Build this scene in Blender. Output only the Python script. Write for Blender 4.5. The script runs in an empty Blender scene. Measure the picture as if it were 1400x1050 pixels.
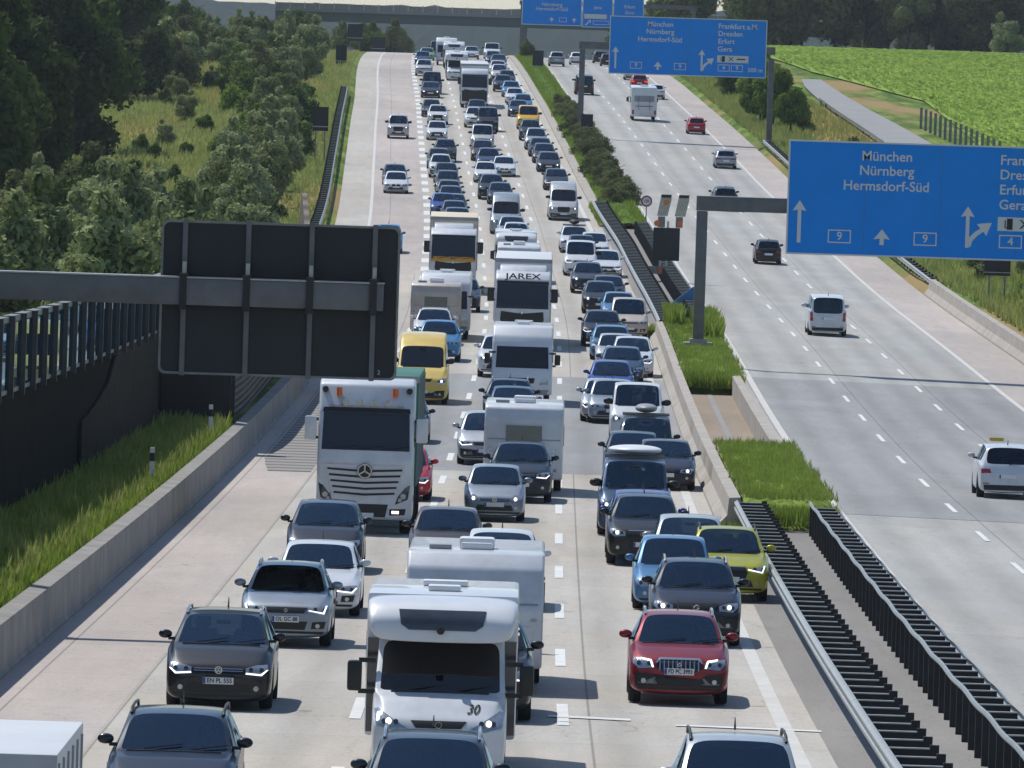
import bpy, bmesh, math, random
import numpy as np
from mathutils import Vector, Matrix
from mathutils.bvhtree import BVHTree
SC = bpy.context.scene
COL = SC.collection
# ------------------------------------------------------------ camera, sky, sun, exposure
CAMZ = 14.0
FPX = 11400.0                      # focal length in photo pixels (photo 1400 wide)
PITCH = math.atan(465.0/FPX); ROLL = 0.032
cF = Vector((0, math.cos(PITCH), -math.sin(PITCH)))
_u = Vector((0, math.sin(PITCH), math.cos(PITCH))); _r = Vector((1, 0, 0))
cR = _r*math.cos(ROLL)+_u*math.sin(ROLL); cU = _u*math.cos(ROLL)-_r*math.sin(ROLL)
cam = bpy.data.cameras.new('camera'); camo = bpy.data.objects.new('camera', cam); COL.objects.link(camo)
cam.sensor_width = 36; cam.lens = 36*FPX/1400.0; cam.clip_start = 1; cam.clip_end = 20000
m = Matrix.Identity(4)
for i in range(3):
    m[i][0] = cR[i]; m[i][1] = cU[i]; m[i][2] = -cF[i]
m[2][3] = CAMZ
camo.matrix_world = m; SC.camera = camo
SUN = Vector((-0.42, 0.45, 1.0)).normalized()
w = bpy.data.worlds.new('World'); SC.world = w; w.use_nodes = True
nt = w.node_tree; bg = nt.nodes['Background']
sky = nt.nodes.new('ShaderNodeTexSky'); sky.sky_type = 'NISHITA'; sky.sun_disc = False
sky.sun_elevation = math.asin(SUN.z); sky.sun_rotation = math.atan2(SUN.x, SUN.y)
sky.air_density = 1.0; sky.dust_density = 0.25; sky.ozone_density = 2.5
nt.links.new(sky.outputs[0], bg.inputs[0]); bg.inputs[1].default_value = 0.118
sl = bpy.data.lights.new('sun', 'SUN'); so = bpy.data.objects.new('sun', sl); COL.objects.link(so)
sl.energy = 4.0; sl.angle = math.radians(0.5); sl.color = (1.0, 0.965, 0.91)
so.rotation_mode = 'QUATERNION'; so.rotation_quaternion = SUN.to_track_quat('Z', 'Y'); so.location = (0, 0, 60)
SC.view_settings.view_transform = 'Standard'; SC.view_settings.look = 'None'
SC.view_settings.exposure = 0.0; SC.view_settings.gamma = 1; SC.view_settings.use_curve_mapping = False

# ------------------------------------------------------------ helpers
def P(px, py, Y):
    """photo pixel (1400x1050) and forward distance -> world point"""
    d = cF + cR*((px-700)/FPX) - cU*((py-525)/FPX)
    k = Y/d.y
    return Vector((d.x*k, Y, CAMZ+d.z*k))
def lin(c):
    if isinstance(c, str):
        c = [int(c[i:i+2], 16)/255 for i in (0, 2, 4)]
    return tuple((x/12.92 if x <= .04045 else ((x+.055)/1.055)**2.4) for x in c)
def tag(o, label=None, cat=None, group=None, kind=None):
    if label: o['label'] = label
    if cat: o['category'] = cat
    if group: o['group'] = group
    if kind: o['kind'] = kind
    return o
def empty(name, mat=None, label=None, cat=None, group=None):
    o = bpy.data.objects.new(name, None); COL.objects.link(o); o.empty_display_size = .3
    if mat is not None: o.matrix_world = mat
    return tag(o, label, cat, group)
def link(name, me, parent=None, mat=None):
    o = bpy.data.objects.new(name, me); COL.objects.link(o)
    if parent: o.parent = parent
    if mat is not None: o.matrix_local = mat
    return o
class MB:
    """collects faces, links them as one mesh object"""
    def __init__(s): s.v = []; s.f = []; s.mi = []; s.M = Matrix.Identity(4); s.m = 0
    def add(s, vs, fs):
        b = len(s.v); s.v += [s.M @ Vector(q) for q in vs]
        s.f += [tuple(b+i for i in f) for f in fs]; s.mi += [s.m]*len(fs); return s
    def box(s, x0, x1, y0, y1, z0, z1, bev=0):
        if bev:
            bm = bmesh.new(); bmesh.ops.create_cube(bm, size=1)
            for q in bm.verts:
                q.co = Vector(((x0+x1)/2+q.co.x*(x1-x0), (y0+y1)/2+q.co.y*(y1-y0), (z0+z1)/2+q.co.z*(z1-z0)))
            bmesh.ops.bevel(bm, geom=bm.edges[:], offset=bev, segments=2, profile=.6, affect='EDGES')
            bm.verts.index_update(); s.add([q.co.copy() for q in bm.verts], [[q.index for q in f.verts] for f in bm.faces]); bm.free(); return s
        return s.add([(x0,y0,z0),(x1,y0,z0),(x1,y1,z0),(x0,y1,z0),(x0,y0,z1),(x1,y0,z1),(x1,y1,z1),(x0,y1,z1)],
                     [(0,3,2,1),(4,5,6,7),(0,1,5,4),(1,2,6,5),(2,3,7,6),(3,0,4,7)])
    def quad(s, a, b, c, d): return s.add([a,b,c,d], [(0,1,2,3)])
    def tube(s, pts, r, n=8, cap=True):
        pts = [Vector(p) for p in pts]; vs = []; fs = []
        for i, p in enumerate(pts):
            t = (pts[min(i+1,len(pts)-1)]-pts[max(i-1,0)]).normalized()
            a = t.cross(Vector((0,0,1)));
            if a.length < .05: a = t.cross(Vector((1,0,0)))
            a.normalize(); b = a.cross(t); rr = r[i] if isinstance(r,(list,tuple)) else r
            for k in range(n):
                an = 2*math.pi*k/n; vs.append(p+a*math.cos(an)*rr+b*math.sin(an)*rr)
        for i in range(len(pts)-1):
            for k in range(n):
                fs.append((i*n+k, (i+1)*n+k, (i+1)*n+(k+1)%n, i*n+(k+1)%n))
        if cap: fs += [tuple(range(n)), tuple(range((len(pts)-1)*n, len(pts)*n))[::-1]]
        return s.add(vs, fs)
    def prism(s, poly, y0, y1, ax='y'):
        """polygon in (x,z) extruded along y (or (y,z) along x, (x,y) along z)"""
        def pt(a, b, c): return {'y':(a,c,b), 'x':(c,a,b), 'z':(a,b,c)}[ax]
        n = len(poly); vs = [pt(a,b,y0) for a,b in poly]+[pt(a,b,y1) for a,b in poly]
        fs = [tuple(range(n))[::-1], tuple(range(n,2*n))]+[(i,(i+1)%n,n+(i+1)%n,n+i) for i in range(n)]
        return s.add(vs, fs)
    def mesh(s, name, mats, smooth=None):
        me = bpy.data.meshes.new(name); me.from_pydata([tuple(q) for q in s.v], [], s.f)
        for q in (mats if isinstance(mats,(list,tuple)) else [mats]): me.materials.append(q)
        me.polygons.foreach_set('material_index', s.mi)
        bm = bmesh.new(); bm.from_mesh(me); bmesh.ops.recalc_face_normals(bm, faces=bm.faces); bm.to_mesh(me); bm.free()
        if smooth:
            me.polygons.foreach_set('use_smooth', [True]*len(me.polygons)); me.set_sharp_from_angle(angle=math.radians(smooth))
        return me
    def build(s, name, mats, parent=None, mat=None, smooth=None):
        return link(name, s.mesh(name, mats, smooth), parent, mat)

# materials --------------------------------------------------
def newmat(name):
    mt = bpy.data.materials.new(name); mt.use_nodes = True
    return mt, mt.node_tree, mt.node_tree.nodes['Principled BSDF']
def mat(name, col, rough=.6, metal=0, coat=0, spec=.5, emit=0, noise=0, nscale=3.0, bump=0, bscale=20):
    mt, nt, b = newmat(name); c = lin(col)
    b.inputs['Base Color'].default_value = (*c, 1); b.inputs['Roughness'].default_value = rough
    b.inputs['Metallic'].default_value = metal; b.inputs['Coat Weight'].default_value = coat
    b.inputs['Coat Roughness'].default_value = .06; b.inputs['Specular IOR Level'].default_value = spec
    if emit: b.inputs['Emission Color'].default_value = (*c, 1); b.inputs['Emission Strength'].default_value = emit
    if noise or bump: tc = nt.nodes.new('ShaderNodeTexCoord')
    if noise:
        n = nt.nodes.new('ShaderNodeTexNoise'); n.inputs['Scale'].default_value = nscale; n.inputs['Detail'].default_value = 6; n.inputs['Roughness'].default_value = .65
        nt.links.new(tc.outputs['Object'], n.inputs['Vector'])
        r = nt.nodes.new('ShaderNodeValToRGB'); r.color_ramp.elements[0].position = .3; r.color_ramp.elements[1].position = .72
        r.color_ramp.elements[0].color = (*[x*(1-noise) for x in c], 1); r.color_ramp.elements[1].color = (*[min(1,x*(1+noise)) for x in c], 1)
        nt.links.new(n.outputs['Fac'], r.inputs['Fac']); nt.links.new(r.outputs[0], b.inputs['Base Color'])
    if bump:
        n = nt.nodes.new('ShaderNodeTexNoise'); n.inputs['Scale'].default_value = bscale; n.inputs['Detail'].default_value = 5
        nt.links.new(tc.outputs['Object'], n.inputs['Vector'])
        bp = nt.nodes.new('ShaderNodeBump'); bp.inputs['Strength'].default_value = bump; bp.inputs['Distance'].default_value = .02
        nt.links.new(n.outputs['Fac'], bp.inputs['Height']); nt.links.new(bp.outputs[0], b.inputs['Normal'])
    return mt
def paint(name, col, metal=.35, dirt=.12):
    mt = mat(name, col, .42, metal, .55, .35, noise=dirt, nscale=2.2); return mt
M = {}
M['white_metal'] = mat('white_metal', 'D8DADC', .4, noise=.06)
M['steel'] = mat('galvanised_steel', 'A4A5A2', .42, .7, noise=.22, nscale=5)
M['steel_dull'] = mat('weathered_steel', '7C7D7C', .55, .5, noise=.25, nscale=4)
M['dark_steel'] = mat('dark_steel', '2A2B2C', .6, .3, noise=.3, nscale=4)
M['sign_back'] = mat('sign_back_grey', '23272C', .5, .35, noise=.15, nscale=1.2)
M['gantry'] = mat('gantry_grey', '636569', .5, .4, noise=.2, nscale=1.6)
M['sign_blue'] = mat('sign_blue', '0A86E4', .6, spec=.15, noise=.05, nscale=.7)
M['sign_white'] = mat('sign_white', 'C9CDD0', .5)
M['black'] = mat('black_plastic', '141516', .45, noise=.15)
M['trim'] = mat('car_black_trim', '121315', .5, noise=.2, nscale=6)
M['tyre'] = mat('tyre_rubber', '17181A', .8, noise=.25, nscale=8)
M['rim'] = mat('alloy_rim', '9EA2A6', .3, .8)
M['chrome'] = mat('chrome', 'C8CCD0', .18, .9)
M['lamp'] = mat('headlamp_glass', 'A4ACB2', .15, .6, .9, noise=.3, nscale=14)
M['lamp_dark'] = mat('dark_lamp_housing', '2E3338', .15, .3, .9)
M['drl'] = mat('daytime_lamp', 'FFFAF0', .4, emit=1.3)
M['headlit'] = mat('lit_headlight', 'FFF0D8', .4, emit=2.5)
M['red_lamp'] = mat('red_tail_lamp', '9A1018', .2, 0, .8)
M['red_lit'] = mat('lit_brake_lamp', 'FF2A20', .3, emit=1.2)
M['orange'] = mat('orange_lens', 'D0662A', .35, 0, .3)
M['plate'] = mat('plate_white', 'D9DCDD', .5)
M['plate_blue'] = mat('plate_blue', '1D3F9A', .5)
M['ink'] = mat('plate_ink', '101114', .6)
M['interior'] = mat('car_interior', '3E4146', .8)
M['skin'] = mat('skin', 'C08A70', .6)
M['seat'] = mat('seat_fabric', '6A6E74', .85)
M['yellow'] = mat('yellow_panel', 'A8922A', .5)
def glassmat(name, col, rough=.03, ior=1.95):
    mt, nt, b = newmat(name); N = nt.nodes; Lk = nt.links
    tr = N.new('ShaderNodeBsdfTransparent'); tr.inputs[0].default_value = (*lin(col), 1)
    gl = N.new('ShaderNodeBsdfGlossy'); gl.inputs['Roughness'].default_value = rough; gl.inputs[0].default_value = (.55,.8,1.0,1)
    fr = N.new('ShaderNodeFresnel'); fr.inputs[0].default_value = ior; mx = N.new('ShaderNodeMixShader')
    Lk.new(fr.outputs[0], mx.inputs[0]); Lk.new(tr.outputs[0], mx.inputs[1]); Lk.new(gl.outputs[0], mx.inputs[2]); Lk.new(mx.outputs[0], N['Material Output'].inputs[0]); return mt
M['glass'] = glassmat('windscreen_glass', 'AAB8BE')
M['glass_dark'] = mat('dark_windscreen_glass', '0E1116', .05, 0, .3, .6, noise=.5, nscale=1.5)
M['side_glass'] = glassmat('side_glass', '4A5258', .03, 1.6)
M['glass_far'] = mat('far_windscreen_glass', '1A2630', .06, 0, .5, .6, noise=.4, nscale=1.5)

# ------------------------------------------------------------ road alignment
_obs = [(977,767,142.5),(900,765.5,160.5),(836,765,178.5),(783,764,196.5),(737,764,214.5),(697,764,232.5),(661,764,250.5),(631,764,268.5),(600,764.5,286.5),
 (572,765,304.5),(546.5,765,322.5),(521,765,340.5),(499,765.5,358.5),(476,765,376.5),(457,764,394.5),(438,762,412.5),(420,758.5,430.5),(402,754,448.5),(384,748,466.5),(366,743.5,484.5),(348.5,739.5,502.5),
 (332,735.5,520.5),(316.5,731,538.5),(300,726,556.5),(284,720.5,574.5),(268,715,592.5),(253,709.5,610.5),(239,704,628.5),(225,700,646.5),(211.5,695.5,664.5),(198.6,691.5,682.5),
 (187,687,700.5),(176,683.5,718.5),(166,680,736.5),(156.5,677,754.5),(148,674,772.5),(139.7,671,790.5),(131.5,667.5,808.5),(123.3,664,826.5),(115.3,660.5,844.5),(107.5,657.5,862.5),(100,654.5,884),(92,651,912),(84,648,950),(78,645.5,995),(75.5,644,1040),(75,643,1100),(75.6,642,1180),(77,641,1260)]
_D = []; _X = []; _Z = []
for (y, x, d) in _obs:
    p = P(x, y, d); _D.append(d); _X.append(p.x); _Z.append(p.z)
_D = [-200, 40, 100]+_D+[1400, 1600, 2500, 6000]
z0 = _Z[0]; _Z = [z0+5.0, z0+1.7, z0+.82]+_Z+[_Z[-1]-1.2, _Z[-1]-4.2, _Z[-1]-32, _Z[-1]-40]
x0 = _X[0]; _X = [x0+.2, x0, x0]+_X+[_X[-1]-2, _X[-1]-4, _X[-1]-20, _X[-1]-20]
_g = np.arange(-150, 6000, 5.0)
def _smooth(a, n):
    k = np.hanning(n); k /= k.sum(); pad = n//2
    b = np.concatenate([np.full(pad, a[0])+(np.arange(-pad,0))*(a[1]-a[0]), a, np.full(pad, a[-1])]); return np.convolve(b, k, 'valid')
_gx = _smooth(np.interp(_g, _D, _X), 19); _gz = _smooth(np.interp(_g, _D, _Z), 15)
def X0(d): return float(np.interp(d, _g, _gx))
def Z0(d): return float(np.interp(d, _g, _gz))
def bank(t):
    return -.02*(min(t,22)-7) if t > 7 else 0.0
def R(t, d, h=0.0): return Vector((X0(d)+t, d, Z0(d)+bank(t)+h))
def solve(px, py, h=0.0, dmax=1300):
    """distance and lateral offset of the road point (raised by h) seen at a photo pixel"""
    prev = None; d = 50.0
    while d < dmax:
        q = P(px, py, d); t = q.x-X0(d); e = q.z-(Z0(d)+bank(t)+h)
        if e <= 0 and prev is not None:
            dd = d-2+2*prev/(prev-e); q = P(px, py, dd); return q.x-X0(dd), dd
        prev = e; d += 2.0
    q = P(px, py, 1060); return q.x-X0(1060), 1060.0
def frame(t, d, h=0, back=False):
    hx = (X0(d+6)-X0(d-6))/12; hz = (Z0(d+6)-Z0(d-6))/12
    y = Vector((hx, 1, hz)).normalized()
    if back: y = -y
    x = y.cross(Vector((0,0,1))).normalized(); z = x.cross(y)
    mt = Matrix.Identity(4)
    for i in range(3): mt[i][0] = x[i]; mt[i][1] = y[i]; mt[i][2] = z[i]
    mt.translation = R(t, d, h); return mt
def drange(a, b, st):
    n = max(1, int(round((b-a)/st))); return [a+(b-a)*i/n for i in range(n+1)]
# ------------------------------------------------------------ road surfaces
def roadmat(name, base, joints=True, tint=None, tracks=(), slab=5.0, lanes=(), dark=.1):
    mt, nt, b = newmat(name); N = nt.nodes; Lk = nt.links
    uv = N.new('ShaderNodeUVMap'); uv.uv_map = 'road'
    sep = N.new('ShaderNodeSeparateXYZ'); Lk.new(uv.outputs[0], sep.inputs[0])
    def noise(sx, sy, detail=5, rough=.6):
        mp = N.new('ShaderNodeMapping'); mp.inputs['Scale'].default_value = (sx, sy, 1); Lk.new(uv.outputs[0], mp.inputs[0])
        n = N.new('ShaderNodeTexNoise'); n.inputs['Scale'].default_value = 1; n.inputs['Detail'].default_value = detail; n.inputs['Roughness'].default_value = rough
        Lk.new(mp.outputs[0], n.inputs[0]); return n.outputs['Fac']
    def math_(op, a, c=None, cl=False):
        q = N.new('ShaderNodeMath'); q.operation = op; q.use_clamp = cl
        for i, v in enumerate((a, c)):
            if v is None: continue
            if isinstance(v, (int, float)): q.inputs[i].default_value = v
            else: Lk.new(v, q.inputs[i])
        return q.outputs[0]
    def ramp(f, a, c, x0=.35, x1=.65):
        r = N.new('ShaderNodeMapRange'); r.inputs[1].default_value = x0; r.inputs[2].default_value = x1; r.inputs[3].default_value = a; r.inputs[4].default_value = c
        Lk.new(f, r.inputs[0]); return r.outputs[0]
    val = ramp(noise(.08, .02), 1-dark, 1+dark*.6)
    val = math_('MULTIPLY', val, ramp(noise(1.6, .12, 6, .7), .93, 1.05))
    val = math_('MULTIPLY', val, ramp(noise(14, 3, 3), .95, 1.04))
    if joints:   # slab to slab tone differences and sealed joints
        vy = math_('DIVIDE', sep.outputs[1], slab); fl = math_('FLOOR', vy)
        vx = math_('FLOOR', math_('DIVIDE', sep.outputs[0], 3.75))
        wn = N.new('ShaderNodeTexWhiteNoise'); wn.noise_dimensions = '2D'
        cb = N.new('ShaderNodeCombineXYZ'); Lk.new(vx, cb.inputs[0]); Lk.new(fl, cb.inputs[1]); Lk.new(cb.outputs[0], wn.inputs[0])
        val = math_('MULTIPLY', val, ramp(wn.outputs[0], .955, 1.03, 0, 1))
        fr = math_('ABSOLUTE', math_('SUBTRACT', math_('FRACT', vy), .5))
        val = math_('MULTIPLY', val, ramp(fr, 1.0, .84, .488, .496))
    for t0 in lanes:
        a = math_('ABSOLUTE', math_('SUBTRACT', sep.outputs[0], t0)); val = math_('MULTIPLY', val, ramp(a, .58, 1.0, .012, .03))
    for t0 in tracks:
        a = math_('ABSOLUTE', math_('SUBTRACT', sep.outputs[0], t0)); val = math_('MULTIPLY', val, ramp(a, .86, 1.0, .1, .6))
    # oil and tyre marks
    val = math_('MULTIPLY', val, ramp(noise(2.5, .35, 8, .75), .82, 1.0, .28, .36))
    # cracks and repaired joints
    mp = N.new('ShaderNodeMapping'); mp.inputs['Scale'].default_value = (.22, .05, 1); Lk.new(uv.outputs[0], mp.inputs[0])
    vo = N.new('ShaderNodeTexVoronoi'); vo.feature = 'DISTANCE_TO_EDGE'; vo.inputs['Randomness'].default_value = 1
    ns = N.new('ShaderNodeTexNoise'); ns.inputs['Scale'].default_value = 1.2; Lk.new(uv.outputs[0], ns.inputs[0]); va = N.new('ShaderNodeVectorMath'); va.operation = 'MULTIPLY_ADD'; Lk.new(ns.outputs['Color'], va.inputs[0]); va.inputs[1].default_value = (.25,.25,0); Lk.new(mp.outputs[0], va.inputs[2]); Lk.new(va.outputs[0], vo.inputs[0])
    ck = math_('MAXIMUM', ramp(vo.outputs[0], .72, 1.0, .003, .007), ramp(noise(.07, .03, 2), 0, 1, .5, .55)); val = math_('MULTIPLY', val, ck)
    col = N.new('ShaderNodeMixRGB'); col.inputs[1].default_value = (*lin(base), 1); col.inputs[2].default_value = (*lin(tint or base), 1)
    Lk.new(ramp(noise(.2, .03, 3), 0, 1, .4, .6), col.inputs[0])
    ml = N.new('ShaderNodeVectorMath'); ml.operation = 'SCALE'; Lk.new(col.outputs[0], ml.inputs[0]); Lk.new(val, ml.inputs['Scale'])
    Lk.new(ml.outputs[0], b.inputs['Base Color']); b.inputs['Roughness'].default_value = .85; b.inputs['Specular IOR Level'].default_value = .3
    return mt
def sheet(name, t0, t1, d0, d1, h, material, nt_=2, step=5.0, parent=None, kind='structure', tf=None):
    """strip of road between lateral offsets t0..t1 (numbers or functions of d)"""
    ds = drange(d0, d1, step); vs = []; fs = []; uv = []
    f0 = t0 if callable(t0) else (lambda d: t0); f1 = t1 if callable(t1) else (lambda d: t1)
    for d in ds:
        for k in range(nt_+1):
            t = f0(d)+(f1(d)-f0(d))*k/nt_; vs.append(R(t, d, h)); uv.append((t, d))
    n = nt_+1
    for i in range(len(ds)-1):
        for k in range(nt_): fs.append((i*n+k, i*n+k+1, (i+1)*n+k+1, (i+1)*n+k))
    me = bpy.data.meshes.new(name); me.from_pydata(vs, [], fs); me.materials.append(material)
    l = me.uv_layers.new(name='road')
    for lp in me.loops: l.data[lp.index].uv = uv[lp.vertex_index]
    o = link(name, me, parent)
    if kind and not parent: o['kind'] = kind
    return o
M['road'] = roadmat('concrete_carriageway', 'B4B0A8', tint='B4ADA2', tracks=(-6.2,-4.4,-2.65,-.85,.9,2.7), lanes=(-7.45,-9.4,.45))
M['road_r'] = roadmat('concrete_carriageway_right', 'A8A8A4', tint='A9A6A0', tracks=(8.9,10.7,12.4,14.1,15.9,17.6), lanes=(11.9,15.35,19.0))
M['road_old'] = roadmat('grey_concrete', '969696', tint='939392', tracks=(-6.2,-4.4,-2.65,-.85,.9,2.7,8.9,10.7,12.4,14.1,15.9,17.6), lanes=(-7.45,11.9,15.35))
M['shoulder'] = roadmat('shoulder_concrete', 'B5ABA3', tint='B0A8A2', lanes=(-9.4,), dark=.14)
M['asphalt'] = roadmat('median_asphalt', '86827D', joints=False, tint='8B8782', dark=.15)
M['paint'] = mat('road_paint', 'D6D6D2', .6, noise=.12, nscale=1.5)
M['paint_worn'] = mat('worn_road_paint', 'C6C3BC', .65, noise=.12, nscale=1.5)
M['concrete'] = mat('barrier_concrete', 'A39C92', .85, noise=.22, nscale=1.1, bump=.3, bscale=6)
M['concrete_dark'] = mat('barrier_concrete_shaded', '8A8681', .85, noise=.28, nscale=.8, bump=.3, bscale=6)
def lw(d): return -9.95 if d < 330 else -12.9 if d > 470 else -9.95-2.95*(d-330)/140
road_l = sheet('road', lw, 4.9, 60, 1500, 0.0, M['road'], 6)
sheet('road', 7.25, 21.3, 60, 1500, 0.0, M['road_r'], 4)
sheet('road', lambda d: lw(d)+.0, -7.5, 60, 330, .004, M['shoulder'], 2)
sheet('road', -10.75, -7.0, 470, 1040, .004, M['shoulder'], 2)
sheet('road', 18.6, 21.3, 60, 1040, .004, M['shoulder'], 2)
sheet('road', -7.4, 4.3, 258, 345, .004, M['road_old'], 5)
sheet('road', 7.8, 18.4, 236, 352, .008, M['road_old'], 4)
sheet('road', 4.3, 7.3, 60, 225, .006, M['asphalt'], 2)
sheet('road', 4.55, 7.6, 385, 548, .006, M['asphalt'], 2)
# painted markings: each line is one painted sheet
def dashes(name, t, d_first, d_last, period, length, width, h=.010, m_=None, ph=0):
    mb = MB(); d = d_first+ph
    while d < d_last:
        for a, b in ((d-length/2, d+length/2),):
            mb.quad(R(t-width/2,a,h), R(t+width/2,a,h), R(t+width/2,b,h), R(t-width/2,b,h))
        d += period
    o = mb.build(name, m_ or M['paint']); o['kind'] = 'structure'; return o
dashes('lane_marking', 0, 142.5-72, 1040, 18, 6, .20)
dashes('lane_marking', -3.5, 142.5-72, 1040, 18, 6, .20)
dashes('lane_marking', -6.9, 345, 1040, 12, 6, .48)
dashes('lane_marking', 11.5, 100, 1040, 18, 6, .15, h=.014)
dashes('lane_marking', 15.0, 96, 1040, 18, 6, .15, h=.014)
sheet('lane_marking', 3.62, 3.88, 60, 1040, .012, M['paint_worn'], 1)
sheet('lane_marking', 7.85, 8.1, 60, 1040, .014, M['paint_worn'], 1)
sheet('lane_marking', 18.4, 18.62, 60, 1040, .014, M['paint_worn'], 1)
sheet('lane_marking', -10.8, -10.6, 480, 1040, .010, M['paint_worn'], 1)
# short white cross lines in the lanes near the camera
mb = MB()
for (a, b, d, wd) in ((-.25,1.15,141.6,.55), (1.9,4.35,140.2,.4)):
    mb.quad(R(a,d,.016), R(b,d-.4,.016), R(b,d-.4+wd,.016), R(a,d+wd,.016))
o = mb.build('cross_marking', M['paint']); o['kind'] = 'structure'
# ribbed drainage paving on the shoulder
mt, nt, b = newmat('ribbed_paving'); uv = nt.nodes.new('ShaderNodeUVMap'); uv.uv_map = 'road'
sp = nt.nodes.new('ShaderNodeSeparateXYZ'); nt.links.new(uv.outputs[0], sp.inputs[0])
q = nt.nodes.new('ShaderNodeMath'); q.operation = 'MULTIPLY'; q.inputs[1].default_value = 1/2.2; nt.links.new(sp.outputs[1], q.inputs[0])
fr = nt.nodes.new('ShaderNodeMath'); fr.operation = 'FRACT'; nt.links.new(q.outputs[0], fr.inputs[0])
rp = nt.nodes.new('ShaderNodeValToRGB'); rp.color_ramp.elements[0].color = (*lin('625F5C'),1); rp.color_ramp.elements[1].color = (*lin('8E8B86'),1)
rp.color_ramp.elements[0].position = .3; rp.color_ramp.elements[1].position = .42; nt.links.new(fr.outputs[0], rp.inputs[0]); nt.links.new(rp.outputs[0], b.inputs['Base Color']); b.inputs['Roughness'].default_value = .9
sheet('ribbed_paving', lambda d: -9.3+max(0,(262-d))*.05, -7.55, 253, 330, .010, mt, 1)

# ------------------------------------------------------------ barriers and guard rails
def extr(name, prof, d0, d1, mats, parent=None, t0=0, h0=0, step=4, smooth=None, tf=None):
    """extrude a closed (t,h) profile along the road"""
    ds = drange(d0, d1, step); n = len(prof); vs = []; fs = []
    for d in ds:
        o_ = tf(d) if tf else t0
        for (t, h) in prof: vs.append(R(o_+t, d, h0+h))
    for i in range(len(ds)-1):
        for k in range(n): fs.append((i*n+k, i*n+(k+1)%n, (i+1)*n+(k+1)%n, (i+1)*n+k))
    fs += [tuple(range(n)), tuple(range((len(ds)-1)*n, len(ds)*n))[::-1]]
    mb = MB(); mb.add(vs, fs); return mb.build(name, mats, parent, smooth=smooth)
JERSEY = [(-.3,-.3),(-.3,.0),(-.26,.1),(-.12,.35),(-.08,.85),(.08,.85),(.12,.35),(.26,.1),(.3,.0),(.3,-.3)]
LB = [(0,-.3),(0,.06),(-.04,.1),(-.06,.95),(-.42,.97),(-.46,-.3)]
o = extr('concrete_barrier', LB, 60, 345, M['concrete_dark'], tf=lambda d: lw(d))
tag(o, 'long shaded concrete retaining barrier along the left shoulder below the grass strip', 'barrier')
RB = [(-.35,-.3),(-.33,.1),(-.1,.35),(-.06,.82),(.25,.84),(.27,-.3)]
def rbt(d): return 4.6 if d < 385 else 4.6
o = extr('concrete_barrier', RB, 224, 392, M['concrete'], tf=lambda d: 4.62+.0*(d))
tag(o, 'pale concrete barrier left of the grass islands in the median', 'barrier')
o = extr('concrete_barrier', [(-.2,-.3),(-.2,.78),(.12,.8),(.3,.3),(.34,-.3)], 262, 352, M['concrete'], tf=lambda d: 7.05)
tag(o, 'low concrete barrier on the right side of the brown median paving', 'barrier')
o = extr('concrete_kerb', [(-.35,-.3),(-.35,.14),(.3,.16),(.3,-.3)], 548, 1040, M['concrete'], t0=4.85)
tag(o, 'pale concrete kerb strip between the left queue and the far green median', 'kerb')
o = extr('concrete_barrier', [(0,-.4),(0,.1),(.22,.4),(.28,.9),(.6,.92),(.6,-.4)], 60, 470, M['concrete'], t0=21.3)
tag(o, 'pale concrete barrier on the far right side of the right carriageway', 'barrier')
# guard rails: W beam + posts + spacers
WB = [(0,0),(-.03,.03),(-.08,.06),(-.08,.11),(-.03,.14),(-.03,.17),(-.08,.20),(-.08,.25),(-.03,.28),(0,.31),(-.005,.31),(-.035,.275),(-.07,.245),(-.07,.205),(-.02,.17),(-.02,.14),(-.07,.105),(-.07,.065),(-.02,.03)]
def guard(label, tfun, d0, d1, side, post_step, postw=.14, spacer=.45, beam_mat='steel', rail=False, beam_top=.78, postm='dark_steel', name='guard_rail', beams=1):
    dm = (d0+d1)/2
    root = empty(name, Matrix.Translation(R(tfun(d0), d0, 0)), label, 'guard rail')
    inv = root.matrix_world.inverted()
    def put(mb, nm, mm, smooth=None):
        mb.M = Matrix.Identity(4); mb.v = [inv @ v for v in mb.v]; return mb.build(nm, mm, root, smooth=smooth)
    for bi in range(beams):
        ds = drange(d0, d1, 2.0); n = len(WB); mb = MB(); vs = []; fs = []
        for d in ds:
            wob = .02*math.sin(d*.9) if rail else 0
            for (t, h) in WB: vs.append(R(tfun(d)+t*side*1.1, d, beam_top-.31+h+wob-bi*.36))
        for i in range(len(ds)-1):
            for k in range(n): fs.append((i*n+k, i*n+(k+1)%n, (i+1)*n+(k+1)%n, (i+1)*n+k))
        mb.add(vs, fs); put(mb, 'beam', M[beam_mat], 40)
    if rail:
        mb = MB(); pts = []
        for i, d in enumerate(drange(d0, d1, .625)):
            pts.append(R(tfun(d)-side*-1*0+ side*-(-spacer-.12)*1, d, .86+.018*math.sin(d*2*math.pi/7.6)))
        mb.tube(pts, .045, 6); put(mb, 'top_rail', M['steel'], 50)
    d = d0+.5; k = 0
    while d < d1 and k < 95:
        f = frame(tfun(d), d); mb = MB(); mb.M = f
        s = side
        x0, x1 = sorted((s*spacer, s*(spacer+postw)))
        mb.box(x0, x1, -.05, .05, -.3, .82); put(mb, 'post', M[postm])
        mb = MB(); mb.M = f; x0, x1 = sorted((s*.012, s*(spacer-.003)))
        mb.m = 0; mb.box(x0, x1, -.04, .04, beam_top-.40, beam_top-.03); mb.m = 1; mb.box(x0, x1, -.07, .07, beam_top-.028, beam_top-.008)  # dark post and spacer faces hold painted shade, pale caps painted sunlight
        put(mb, 'spacer', [M[postm], M['steel']]); d += post_step; k += 1
    return root
def gl(d): return 4.78
def sstep0(a, b, x):
    u = min(1, max(0, (x-a)/(b-a))); return u*u*(3-2*u)
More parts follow.
